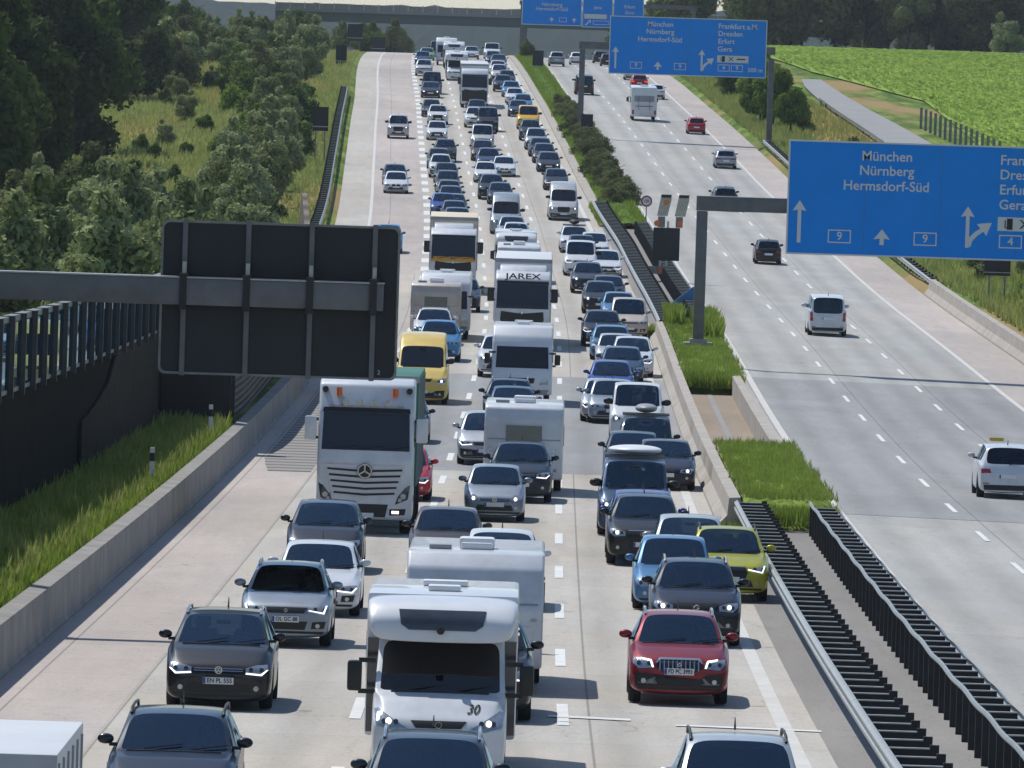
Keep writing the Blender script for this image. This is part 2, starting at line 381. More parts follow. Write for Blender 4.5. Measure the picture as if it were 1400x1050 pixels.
guard('steel guard rail with spacers darkened as if shaded on the left edge of the paved median', gl, 78, 224, 1, 2.0, spacer=.62)
guard('steel guard rail with a wavy top pipe on the right edge of the paved median', lambda d: 7.32, 78, 221, -1, 2.0, spacer=.55, rail=True)
guard('curving steel guard rail left of the paved median strip behind the road works board', lambda d: 4.82-.3*sstep0(500,565,d), 396, 572, 1, 2.2, spacer=.8)
guard('steel guard rail on the right edge of the paved median by the road works board', lambda d: 7.35, 400, 540, -1, 2.2, spacer=.75)
guard('dark guard rail on the far left verge of the left carriageway', lambda d: -13.7, 520, 800, -1, 3.0, spacer=.45)
guard('steel guard rail ending on the right verge left of the big blue sign', lambda d: 21.9+.0*d, 470, 700, 1, 3.2, spacer=.35)
# ------------------------------------------------------------ ground
def sstep(a, b, x):
    u = min(1, max(0, (x-a)/(b-a))); return u*u*(3-2*u)
def gz(t, d):
    """height of the open ground relative to the datum (absolute z)"""
    z = Z0(d)
    if t < 0:
        e = lw(d); u = -(t-e)
        if u < .14: return z-.25
        raise_ = .88*(1-sstep(345, 400, d))
        z += raise_ if u > .42 else raise_-.2
        z += -.02*max(0, u-3)*(0 if d < 480 else 1)*0
        z += 1.2*sstep(20, 70, u)
        if d > 900: z += sstep(900, 1300, d)*3*sstep(4, 30, u)
        return z
    if t > 7.3:
        u = t-21.6
        if u < 0: return z+bank(t)-.25
        z += bank(21)+(.85*(1-sstep(450, 500, d)) if u > .3 else 0)
        z += sstep(2, 9, u)*(1.0 if d < 600 else .7)
        # the field keeps rising beyond the crest of the road
        if d > 820: z = z+sstep(820, 1150, d)*sstep(2, 12, u)*(1.2-Z0(d)+CAMZ-0.4)*.72*1.0
        return z
    return z-.25
def groundmat():
    mt, nt, b = newmat('meadow_grass'); N = nt.nodes; Lk = nt.links
    uv = N.new('ShaderNodeUVMap'); uv.uv_map = 'road'
    def nz(sx, sy, det=6, rg=.65, off=0):
        mp = N.new('ShaderNodeMapping'); mp.inputs['Scale'].default_value = (sx, sy, 1); mp.inputs['Location'].default_value = (off, off, 0); Lk.new(uv.outputs[0], mp.inputs[0])
        n = N.new('ShaderNodeTexNoise'); n.inputs['Scale'].default_value = 1; n.inputs['Detail'].default_value = det; n.inputs['Roughness'].default_value = rg; Lk.new(mp.outputs[0], n.inputs[0]); return n.outputs['Fac']
    r1 = N.new('ShaderNodeValToRGB'); e = r1.color_ramp.elements
    e[0].position = .32; e[0].color = (*lin('3C5220'), 1); e[1].position = .68; e[1].color = (*lin('8E9850'), 1)
    q = r1.color_ramp.elements.new(.5); q.color = (*lin('5C7430'), 1); Lk.new(nz(.5, .08), r1.inputs[0])
    r2 = N.new('ShaderNodeValToRGB'); e = r2.color_ramp.elements; e[0].position = .5; e[0].color = (0,0,0,1); e[1].position = .62; e[1].color = (1,1,1,1); Lk.new(nz(.12, .02, 4, .5, 7), r2.inputs[0])
    mx = N.new('ShaderNodeMixRGB'); mx.inputs[2].default_value = (*lin('97835A'), 1); Lk.new(r2.outputs[0], mx.inputs[0]); Lk.new(r1.outputs[0], mx.inputs[1])
    Lk.new(mx.outputs[0], b.inputs['Base Color']); b.inputs['Roughness'].default_value = .95; b.inputs['Specular IOR Level'].default_value = .1
    bp = N.new('ShaderNodeBump'); bp.inputs['Strength'].default_value = .8; bp.inputs['Distance'].default_value = .3; Lk.new(nz(2.2, .6), bp.inputs['Height']); Lk.new(bp.outputs[0], b.inputs['Normal'])
    return mt
M['ground'] = groundmat()
def ground_sheet():
    ts = [-900,-500,-300,-200,-140,-100,-80,-65,-55,-46,-40,-34,-29,-25,-21,-18,-16,-14.5,-13.6,-13,-12.4,-11.5,-10.6,-10.4,-10.12,-10.06,-9.6,-8,0,7,15,21.2,21.5,21.95,22.3,22.8,23.6,24.6,26,28,30,33,36,40,46,54,64,80,110,160,240,400,900]
    ds = [-100,0]+drange(40, 1300, 10)+[1350,1400,1500,1600,1800,2100,2500,3200,4200,6000,9000]
    vs = []; uv = []; fs = []; n = len(ts)
    for d in ds:
        for t in ts:
            z = gz(t, d)
            if d > 1400: z = max(z, -25)
            vs.append((X0(d)+t, d, z)); uv.append((t, d))
    for i in range(len(ds)-1):
        for k in range(n-1): fs.append((i*n+k, i*n+k+1, (i+1)*n+k+1, (i+1)*n+k))
    me = bpy.data.meshes.new('ground'); me.from_pydata(vs, [], fs); me.materials.append(M['ground'])
    l = me.uv_layers.new(name='road')
    for lp in me.loops: l.data[lp.index].uv = uv[lp.vertex_index]
    me.polygons.foreach_set('use_smooth', [True]*len(me.polygons))
    o = link('ground', me); o['kind'] = 'structure'
ground_sheet()
def G(t, d, h=0): return Vector((X0(d)+t, d, gz(t, d)+h))
def patch(name, outline, h, material, kind='structure'):
    """ground strip given as list of (d, t0, t1)"""
    vs = []; uv = []; fs = []
    dd = drange(outline[0][0], outline[-1][0], 5); A = [o[0] for o in outline]
    GT = [24.6,26,28,30,33,36,40,46,54,64,80,110,160,240]
    a_ = min(o[1] for o in outline); b__ = max(o[2] for o in outline); mid = [t for t in GT if a_ < t < b__]; n = len(mid)+2
    for d in dd:
        a = float(np.interp(d, A, [o[1] for o in outline])); b = float(np.interp(d, A, [o[2] for o in outline]))
        for t in [a]+[min(max(q, a), b) for q in mid]+[b]:
            vs.append(G(t, d, h)); uv.append((t, d))
    for i in range(len(dd)-1):
        for k in range(n-1): fs.append((i*n+k, i*n+k+1, (i+1)*n+k+1, (i+1)*n+k))
    me = bpy.data.meshes.new(name); me.from_pydata(vs, [], fs); me.materials.append(material)
    l = me.uv_layers.new(name='road')
    for lp in me.loops: l.data[lp.index].uv = uv[lp.vertex_index]
    o = link(name, me); o['kind'] = kind; return o
# field, service road
M['field'] = mat('crop_field', '80983E', .9, noise=.3, nscale=.12, spec=.1)
M['grass_bright'] = mat('short_grass', '7A8E42', .95, noise=.3, nscale=.7, spec=.1, bump=.6, bscale=3)
M['dry'] = mat('dry_grass', '9A7E50', .95, noise=.25, nscale=.3, spec=.1)
M['service'] = mat('service_asphalt', '8D8C8C', .9, noise=.1, nscale=.4)
patch('field', [(560,42,260),(700,40,300),(820,43,320),(900,36,330),(1110,30,330)], .14, M['field'])
patch('service_road', [(430,29,33),(560,31.5,36),(700,31.5,36),(780,31.7,35.6),(850,32.8,35.6),(872,33.6,35.6)], .18, M['service'])
patch('dry_grass', [(610,25.5,30.8),(700,26.5,31.3),(790,29,31.6)], .12, M['dry'])
# raised grass islands in the median
def island(d0, d1, t0f, t1, h):
    ds = drange(d0, d1, 1.5); vs = []; fs = []; n = 9; rnd = random.Random(int(d0))
    for i, d in enumerate(ds):
        for k in range(n):
            t = t0f+(t1-t0f)*k/(n-1); e = min(1, (d-d0)/2.2, (d1-d)/2.2+.0)
            e2 = 1 if 0 < k < n-1 else .8
            vs.append(R(t, d+rnd.uniform(-.2,.2), h*max(0,e)**.5*e2-.1+rnd.uniform(-.05,.05)+.03*math.sin(d*.4+k)*max(0,e)))
    for i in range(len(ds)-1):
        for k in range(n-1): fs.append((i*n+k, i*n+k+1, (i+1)*n+k+1, (i+1)*n+k))
    mb = MB(); mb.add(vs, fs); o = mb.build('grass_island', M['grass_bright'], smooth=60); o['kind'] = 'structure'
island(224, 266, 5.0, 7.4, .95); island(331, 395, 5.0, 7.3, .95)
o = sheet('median_paving', 5.0, 6.85, 260, 335, .02, roadmat('brown_paving', '948470', joints=False, tint='8E8274', dark=.2), 2)
o = sheet('drain_channel', 5.85, 6.05, 262, 333, .03, M['service'], 1)
M['grass_med'] = mat('median_grass', '5C7430', .95, noise=.3, nscale=.5, spec=.1, bump=.6, bscale=2)
def medgrass():
    ds = drange(546, 1040, 6); prof = [(5.15,.12),(5.6,.32),(6.3,.42),(7.0,.3),(7.45,.05),(7.75,.02)]; vs = []; fs = []; n = len(prof)
    for d in ds:
        for (t, h) in prof: vs.append(R(t, d, h))
    for i in range(len(ds)-1):
        for k in range(n-1): fs.append((i*n+k, i*n+k+1, (i+1)*n+k+1, (i+1)*n+k))
    mb = MB(); mb.add(vs, fs); o = mb.build('median_grass', M['grass_med'], smooth=60); o['kind'] = 'structure'
medgrass()
# grass verge between kerb and rail beside the queue near the steel rail
# ------------------------------------------------------------ grass blades (stuff)
def leafmat(name, c1, c2, scale=.5, trans=.25):
    mt, nt, b = newmat(name); N = nt.nodes; Lk = nt.links
    tc = N.new('ShaderNodeNewGeometry'); n = N.new('ShaderNodeTexNoise'); n.inputs['Scale'].default_value = scale; n.inputs['Detail'].default_value = 3
    Lk.new(tc.outputs['Position'], n.inputs[0])
    oi = N.new('ShaderNodeObjectInfo'); ad = N.new('ShaderNodeMath'); ad.operation = 'MULTIPLY_ADD'; Lk.new(oi.outputs['Random'], ad.inputs[0]); ad.inputs[1].default_value = .5; Lk.new(n.outputs['Fac'], ad.inputs[2])
    r = N.new('ShaderNodeMapRange'); r.inputs[1].default_value = .4; r.inputs[2].default_value = 1.1; Lk.new(ad.outputs[0], r.inputs[0])
    mx = N.new('ShaderNodeMixRGB'); mx.inputs[1].default_value = (*lin(c1), 1); mx.inputs[2].default_value = (*lin(c2), 1); Lk.new(r.outputs[0], mx.inputs[0])
    Lk.new(mx.outputs[0], b.inputs['Base Color']); b.inputs['Roughness'].default_value = .8; b.inputs['Specular IOR Level'].default_value = .08
    tr = N.new('ShaderNodeBsdfTranslucent'); Lk.new(mx.outputs[0], tr.inputs[0]); ms = N.new('ShaderNodeMixShader'); ms.inputs[0].default_value = trans
    Lk.new(b.outputs[0], ms.inputs[1]); Lk.new(tr.outputs[0], ms.inputs[2]); Lk.new(ms.outputs[0], N['Material Output'].inputs[0]); return mt
M['blade'] = leafmat('grass_blades', '587426', '9DAE4E', .9, .4)
M['blade2'] = leafmat('dry_blades', '768A40', 'B2B26C', .35, .4)
def blades(name, label, boxes, material, kind='stuff'):
    rnd = random.Random(5); mb = MB(); vs = []; fs = []
    for (d0, d1, t0, t1, n, h0, h1, fn) in boxes:
        for _ in range(n):
            d = rnd.uniform(d0, d1); t = rnd.uniform(t0(d) if callable(t0) else t0, t1(d) if callable(t1) else t1); p = fn(t, d); h = rnd.uniform(h0, h1)
            for k in range(3):
                a = rnd.uniform(0, math.pi); wv = Vector((math.cos(a), math.sin(a), 0))*h*.09
                tip = p+Vector((rnd.uniform(-.4,.4)*h, rnd.uniform(-.4,.4)*h, h)); b = len(vs)
                q = p+Vector((rnd.uniform(-.1,.1), rnd.uniform(-.1,.1), -.03)); vs += [q-wv, q+wv, tip]; fs.append((b, b+1, b+2))
    mb.add(vs, fs); o = mb.build(name, material); o['kind'] = kind; o['label'] = label; return o
blades('grass', 'green grass growing on the strip behind the left concrete barrier', [(120,266,lambda d: lw(d)-3.2,lambda d: lw(d)-.5,24000,.12,.38,lambda t,d: G(t,d))], M['blade'])
blades('grass', 'taller yellowish weeds in the grass strip behind the left barrier', [(120,266,lambda d: lw(d)-3.0,lambda d: lw(d)-.6,2200,.25,.6,lambda t,d: G(t,d))], M['blade2'])
blades('grass', 'bright green grass growing on the raised islands of the median', [(224,266,5.05,7.35,9000,.05,.17,lambda t,d: R(t,d,.85)),(222.5,228,4.95,7.5,1800,.2,.5,lambda t,d: R(t,d,.2)),(331,395,5.05,7.25,9000,.05,.17,lambda t,d: R(t,d,.85)),
    (331,334,5.05,7.25,1200,.25,.6,lambda t,d: R(t,d,.3)),(386,398,5.1,5.7,500,.5,.9,lambda t,d: R(t,d,.8)),(372,392,6.3,7.2,900,.5,1.0,lambda t,d: R(t,d,.8))], M['blade'])
blades('grass', 'patchy dry tufts on the raised median islands', [(224,267,4.9,7.5,1500,.08,.28,lambda t,d: R(t,d,.82)),(331,396,4.9,7.4,1500,.08,.28,lambda t,d: R(t,d,.82))], M['blade2'])
blades('grass', 'rough meadow grass on the right embankment beside the motorway', [(380,1000,22.2,31,22000,.25,.75,lambda t,d: G(t,d))], M['blade2'])
blades('grass', 'rough meadow grass on the left verge and in the clearing beside the wood', [(400,1000,-24,lambda d: lw(d)-.6,20000,.2,.6,lambda t,d: G(t,d)),(560,800,-40,-22,14000,.25,.7,lambda t,d: G(t,d)),(420,560,-44,-18,14000,.25,.6,lambda t,d: G(t,d)),(780,960,-42,-24,8000,.25,.7,lambda t,d: G(t,d))], M['blade2'])
blades('grass', 'green weeds and grass along the far green median', [(546,1000,5.2,7.6,14000,.12,.4,lambda t,d: R(t,d,.25)),(205,226,4.35,5.2,900,.1,.3,lambda t,d: R(t,d,0)),(548,580,4.4,5.2,500,.2,.5,lambda t,d: R(t,d,0)),(392,402,4.3,5.0,300,.2,.45,lambda t,d: R(t,d,0))], M['blade'])
def crop():
    rnd = random.Random(9); vs = []; fs = []
    for _ in range(85000):
        d = rnd.uniform(565, 1108); t = rnd.uniform(float(np.interp(d,[560,700,820,900,1110],[42.3,40.3,43.3,36.3,30.3])), 150); t = round(t/.9)*.9+rnd.uniform(-.12,.12); p = G(t, d, .12)
        if p.x/d > .0645+.002: continue
        h = rnd.uniform(.2, .42)
        for k in range(2):
            a = rnd.uniform(0, 3.14); wv = Vector((math.cos(a), math.sin(a), 0))*.2; b = len(vs); up = Vector((rnd.uniform(-.25,.25), rnd.uniform(-.25,.25), h))
            vs += [p-wv*.3, p+wv*.3, p+up+wv, p+up-wv]; fs.append((b,b+1,b+2,b+3))
    mb = MB(); mb.add(vs, fs); o = mb.build('crop_plants', leafmat('crop_leaf', '7E9A3E', 'B2C466', .05, .4)); o['kind'] = 'stuff'; o['label'] = 'bright green leafy crop standing in rows on the field'
crop()

# ------------------------------------------------------------ trees
def leafcloud(seed, blobs, n, size, squash=1.0):
    rnd = random.Random(seed); vs = []; fs = []
    tot = sum(b[3]**2 for b in blobs)
    for (x, y, z, r) in blobs:
        for _ in range(int(n*r*r/tot)):
            u = Vector((rnd.gauss(0,1), rnd.gauss(0,1), rnd.gauss(0,1))).normalized()
            rr = r*(rnd.random()**.35)*rnd.uniform(.8,1.12); c = Vector((x,y,z))+Vector((u.x*rr, u.y*rr, u.z*rr*squash))
            nrm = (u+Vector((rnd.gauss(0,.6), rnd.gauss(0,.6), rnd.gauss(0,.6)))).normalized()
            a = nrm.orthogonal().normalized(); a.rotate(Matrix.Rotation(rnd.uniform(0,6.28), 3, nrm)); c2 = nrm.cross(a); s = size*rnd.uniform(.6,1.35)
            b = len(vs); vs += [c-a*s, c-c2*s*.55, c+a*s, c+c2*s*.55]; fs.append((b,b+1,b+2,b+3))
    return vs, fs
def crownblobs(seed, h, rad, base, kind='round'):
    rnd = random.Random(seed); out = []
    n = 26 if kind != 'bush' else 14
    for i in range(n):
        z = base+(h-base)*rnd.uniform(.04, .93); u = (z-base)/(h-base)
        env = math.sin(min(1,u*1.15+.12)*math.pi)**.6 if kind != 'cone' else (1-u)*1.1+.12
        if kind == 'bush': env = math.sqrt(max(.05, 1-u*u))
        a = rnd.uniform(0, 6.28); r = rad*env*rnd.uniform(.35,.85)
        out.append((math.cos(a)*r, math.sin(a)*r, z, rad*rnd.uniform(.26,.5)*(.5+.5*env)))
    out.append((0,0,base+(h-base)*.5,rad*.6)); return out
def trunkmesh(seed, h, base, rad, name='trunk'):
    rnd = random.Random(seed); mb = MB(); r0 = .018*h+.05
    pts = [(0,0,-.4),(rnd.uniform(-.1,.1),0,base*.5),(rnd.uniform(-.2,.2),rnd.uniform(-.2,.2),base),(rnd.uniform(-.3,.3),rnd.uniform(-.3,.3),base+(h-base)*.45),(0,0,h*.88)]
    mb.tube(pts, [r0*1.3,r0,r0*.85,r0*.55,.03], 8)
    for k in range(7):
        z = base+(h-base)*rnd.uniform(.0,.6); a = rnd.uniform(0,6.28); l = rad*rnd.uniform(.5,.85)
        mb.tube([(0,0,z),(math.cos(a)*l*.5,math.sin(a)*l*.5,z+l*.35),(math.cos(a)*l,math.sin(a)*l,z+l*.6)], [r0*.45,r0*.28,.02], 5)
    return mb.mesh(name, M['bark'], 60)
M['bark'] = mat('bark', '4A4036', .9, noise=.3, nscale=2)
TREE = {}
leafs = {'dark': leafmat('dark_leaves', '2C401E', '5C7036', .25, .35), 'mid': leafmat('green_leaves', '3C5222', '72883E', .3), 'pale': leafmat('willow_leaves', '66743F', 'A6B080', .35),
         'bright': leafmat('bright_leaves', '46631C', '89A040', .3), 'olive': leafmat('olive_leaves', '465030', '828A58', .3)}
def proto(key, seed, h, rad, base, kind, leaf, n, size):
    vs, fs = leafcloud(seed, crownblobs(seed, h, rad, base, kind), n, size); mb = MB(); mb.add(vs, fs)
    TREE[key] = (mb.mesh('crown', leafs[leaf]), trunkmesh(seed, h, base, rad), h)
proto('dark1', 1, 17, 5.2, .8, 'round', 'dark', 15000, .30); proto('dark2', 2, 15, 4.6, .5, 'round', 'dark', 15000, .28); proto('dark3', 3, 19, 4.8, 1.2, 'round', 'dark', 15000, .30)
proto('mid1', 4, 8.5, 4.2, .4, 'round', 'mid', 11000, .24); proto('mid2', 5, 6.6, 3.7, .3, 'round', 'mid', 10000, .22); proto('olive1', 13, 8.8, 4.5, .5, 'round', 'olive', 11000, .24)
proto('pale1', 6, 6.5, 2.2, .5, 'round', 'pale', 9000, .17); proto('pale2', 7, 5, 2.3, .3, 'bush', 'pale', 8000, .16)
proto('bush1', 8, 3.2, 2.2, .2, 'bush', 'mid', 6000, .17); proto('bush2', 9, 2.2, 1.6, .1, 'bush', 'bright', 5000, .14); proto('bright1', 10, 6, 3.2, .5, 'bush', 'bright', 9000, .22)
proto('hedge', 11, 2.3, 2.0, .0, 'bush', 'olive', 8000, .09); proto('lone', 12, 3.2, 1.8, .7, 'round', 'olive', 5000, .15)
proto('row1', 14, 18, 5.0, 1.0, 'round', 'olive', 13000, .33); proto('row2', 15, 15, 4.6, .5, 'round', 'olive', 13000, .31)
_rt = random.Random(77)
def tree(key, t, d, s=1.0, name='tree', label='', group=None, z=None, sx=1.0):
    cm, tm, h = TREE[key]; p = G(t, d) if z is None else R(t, d, z)
    root = empty(name, Matrix.Translation(p) @ Matrix.Rotation(_rt.uniform(0,6.28),4,'Z') @ Matrix.Diagonal((s*sx,s*sx,s,1)), label, 'bush' if 'bush' in name or name == 'hedge_shrub' else 'tree', group)
    link('crown', cm, root); link('trunk', tm, root); return root
rnd = random.Random(42)
def field_of(keys, n, d0, d1, t0, t1, s0, s1, name, label, group, mind=4.0):
    pts = []; tries = 0
    while len(pts) < n and tries < n*60:
        tries += 1; d = rnd.uniform(d0, d1); a = t0(d) if callable(t0) else t0; b = t1(d) if callable(t1) else t1; t = rnd.uniform(a, b)
        if all((t-q[0])**2+((d-q[1])*.35)**2 > mind**2 for q in pts): pts.append((t, d))
    for (t, d) in pts: tree(rnd.choice(keys), t, d, rnd.uniform(s0, s1), name, label, group)
# dark wood on the left
field_of(['dark1','dark2','dark3'], 44, 530, 960, lambda d: -58-(d-540)*.03, lambda d: -31.5-(d-540)*.010, .85, 1.15, 'broadleaf_tree', 'tall dark broadleaf tree in the shaded wood left of the clearing', 'dark trees of the left wood', 4.2)
field_of(['dark1','dark3','dark2'], 12, 430, 560, -46, -33, .8, 1.05, 'broadleaf_tree', 'tall dark broadleaf tree in the shaded wood left of the clearing', 'dark trees of the left wood', 4.5)
field_of(['mid1','mid2','olive1','pale1'], 18, 800, 1010, -44, -30, .55, .9, 'broadleaf_tree', 'mid green rounded tree between the clearing and the far bridge', 'rounded trees near the bridge', 3.8)
field_of(['mid2','olive1','pale2'], 26, 700, 1010, -33, -19, .35, .62, 'bush', 'low rounded shrub on the open bank left of the crest', 'low shrubs on the open bank', 2.6)
field_of(['mid2','olive1','mid1'], 16, 1170, 1300, -30, -9, .4, .7, 'broadleaf_tree', 'small tree beyond the crest under the left half of the bridge', 'trees under the bridge', 2.6)
field_of(['mid2','pale2','pale1'], 14, 880, 1120, -30, -18.5, .45, .8, 'broadleaf_tree', 'grey green tree beside the crest of the road left of the bridge', 'trees at the crest', 3.5)
field_of(['pale1','pale2','pale1'], 34, 290, 520, -27, -15.8, .65, 1.1, 'broadleaf_tree', 'pale silvery young tree behind the noise wall', 'pale young trees behind the noise wall', 2.5)
field_of(['mid2','pale1','olive1'], 20, 380, 560, -40, -25, .5, .8, 'broadleaf_tree', 'green young tree between the noise wall and the dark wood', 'green young trees before the dark wood', 3.0)
field_of(['pale1','pale2','bush1'], 16, 500, 650, -21.5, -17.2, .6, .9, 'broadleaf_tree', 'silvery green young tree on the verge between clearing and left guard rail', 'young trees between clearing and guard rail', 2.4)
field_of(['bush1','bush2','pale2'], 34, 620, 900, -25, -17.2, .6, 1.1, 'bush', 'rounded green bush on the left verge behind the message board', 'bushes on the left verge', 2.2)
field_of(['bush1','bush2','pale2'], 16, 590, 790, -36, -25, .25, .55, 'bush', 'small bush in the dry grass clearing of the left wood', 'small bushes in the clearing', 2.5)
tree('pale2', -30.5, 800, 1.35, 'bush', 'large round grey green bush standing alone at the end of the clearing', sx=1.1)
# right side
field_of(['bright1'], 6, 725, 800, 23.8, 28.0, .6, .85, 'bush', 'large bright green bush on the right embankment below the second blue sign', 'large bushes on the right embankment', 2.6)
field_of(['bush1','bush2','mid2'], 14, 800, 1010, 24, 29.5, .5, .9, 'bush', 'green bush on the right embankment under the second blue sign', 'bushes on the far right embankment', 2.2)
field_of(['bush1'], 1, 655, 660, 27, 27.5, .7, .7, 'bush', 'low dark bush in the dry grass beside the service road', None, 2.6)
field_of(['bush2','pale2'], 12, 350, 480, 24.5, 28.5, .4, .75, 'bush', 'small weedy bush on the verge below the first blue sign', 'weedy bushes below the first blue sign', 1.6)
field_of(['row1','row2'], 34, 1120, 1190, 33, 110, .9, 1.25, 'broadleaf_tree', 'tall olive tree in the dark row behind the crop field', 'tree row behind the field', 3.6)
field_of(['row2','mid1'], 8, 1150, 1240, 22, 32, .62, .85, 'broadleaf_tree', 'rounded tree behind the second blue sign near the bridge end', 'trees at the right bridge end', 3.6)
field_of(['pale2','mid2'], 5, 1095, 1115, 70, 108, .8, 1.2, 'bush', 'pale bush at the far edge of the crop field', 'pale bushes at the field edge', 4)
field_of(['hedge'], 78, 576, 775, 6.1, 7.15, .40, .74, 'hedge_shrub', 'dense dark shrub in the hedge along the green median', 'hedge shrubs on the median', .5)
tree('lone', 6.3, 985, .66, 'broadleaf_tree', 'small lone round tree on the far green median before the bridge', z=.3)
# far wooded hill beyond the bridge
def hill(y, zmax, zmin, name, seed, x0=-900, x1=900):
    rnd2 = random.Random(seed); vs = []; fs = []; n = 240
    ph = [rnd2.uniform(0,6.28) for _ in range(6)]
    for r_ in range(10):
        for i in range(n+1):
            x = x0+(x1-x0)*i/n; u = r_/9; top = zmax*(1+.12*math.sin(x*.004+ph[0])+.06*math.sin(x*.013+ph[1])+.02*math.sin(x*.05+ph[2]))
            vs.append((x, y+u*900+rnd2.uniform(-10,10), zmin+(top-zmin)*math.sin(u*math.pi/2)+rnd2.uniform(-1.2,1.2)))
    for r_ in range(9):
        for i in range(n): fs.append((r_*(n+1)+i, r_*(n+1)+i+1, (r_+1)*(n+1)+i+1, (r_+1)*(n+1)+i))
    mb = MB(); mb.add(vs, fs); o = mb.build(name, mat('hill_forest'+str(seed), '18281C', .95, noise=.5, nscale=.05, spec=.1, bump=1, bscale=.1)); o['kind'] = 'structure'
hill(3300, 30.5, -34, 'hill', 1); 

# ------------------------------------------------------------ noise wall on the left
def noise_wall():
    root = empty('noise_wall', Matrix.Translation(G(-13.3, 130)), 'tall dark noise wall with a row of glazed panels along its top, left edge of the photo', 'noise wall')
    inv = root.matrix_world.inverted()
    def put(mb, nm, mm, sm=None): mb.v = [inv @ v for v in mb.v]; return mb.build(nm, mm, root, smooth=sm)
    ds = drange(112, 266, 4)
    def tf(d): return -13.1-(max(0,150-d))*.004+ (d-150)*.003
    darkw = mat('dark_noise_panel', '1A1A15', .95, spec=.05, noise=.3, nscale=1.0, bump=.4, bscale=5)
    brownw = mat('brown_noise_panel', '38332D', .95, spec=.05, noise=.25, nscale=1.3, bump=.4, bscale=8)
    mb = MB(); B = 3.0
    for i in range(len(ds)-1):
        a, b = ds[i], ds[i+1]
        mb.add([G(tf(a),a,-.4),G(tf(b),b,-.4),G(tf(b),b,B),G(tf(a),a,B),G(tf(a)-.25,a,-.4),G(tf(b)-.25,b,-.4),G(tf(b)-.25,b,B),G(tf(a)-.25,a,B)],
               [(0,1,2,3),(4,7,6,5),(3,2,6,7),(0,3,7,4),(1,5,6,2)])
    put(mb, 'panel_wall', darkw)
    mb = MB()   # brown S edged sections set on the wall face
    def seg(poly):
        n = len(poly); vs = [G(tf(d)+.03, d, h) for d, h in poly]+[G(tf(d)+.10, d, h) for d, h in poly]
        mb.add(vs, [tuple(range(n)), tuple(range(n, 2*n))]+[(i,(i+1)%n,n+(i+1)%n,n+i) for i in range(n)])
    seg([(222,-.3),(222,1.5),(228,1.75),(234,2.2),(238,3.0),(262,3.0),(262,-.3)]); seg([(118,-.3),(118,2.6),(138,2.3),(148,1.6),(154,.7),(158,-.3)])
    put(mb, 'brown_section', brownw)
    fr = mat('wall_post', '3A3E40', .6, .2, noise=.2); pane = glassmat('wall_pane', '8A969C', .02, 1.9)
    d = 113.0; k = 0
    while d < 262:
        p = MB(); a, b = d, d+4.0
        p.add([G(tf(a)+.09,a+.12,B+.12),G(tf(b)+.09,b-.12,B+.12),G(tf(b)+.09,b-.12,B+1.65),G(tf(a)+.09,a+.12,B+1.65),G(tf(a)+.06,a+.12,B+.12),G(tf(b)+.06,b-.12,B+.12),G(tf(b)+.06,b-.12,B+1.65),G(tf(a)+.06,a+.12,B+1.65)],
              [(0,1,2,3),(4,7,6,5),(3,2,6,7),(0,4,5,1),(0,3,7,4),(1,5,6,2)]); put(p, 'pane', pane)
        f = frame(tf(a), a); f.translation = G(tf(a), a, 0)
        p = MB(); p.M = f; p.box(-.16, .19, -.09, .09, B-.1, B+1.82); put(p, 'post', fr); d += 4.0; k += 1
    for nm, h0, h1, mm in (('bottom_rail', B, B+.12, M['steel_dull']), ('top_rail', B+1.66, B+1.80, M['steel_dull'])):
        p = MB()
        for i in range(len(ds)-1):
            a, b = ds[i], ds[i+1]
            p.add([G(tf(a)+.05,a,h0),G(tf(b)+.05,b,h0),G(tf(b)+.05,b,h1),G(tf(a)+.05,a,h1),G(tf(a)-.2,a,h0),G(tf(b)-.2,b,h0),G(tf(b)-.2,b,h1),G(tf(a)-.2,a,h1)],
                  [(0,1,2,3),(4,7,6,5),(3,2,6,7),(0,4,5,1),(0,3,7,4),(1,5,6,2)])
        put(p, nm, mm)
noise_wall()
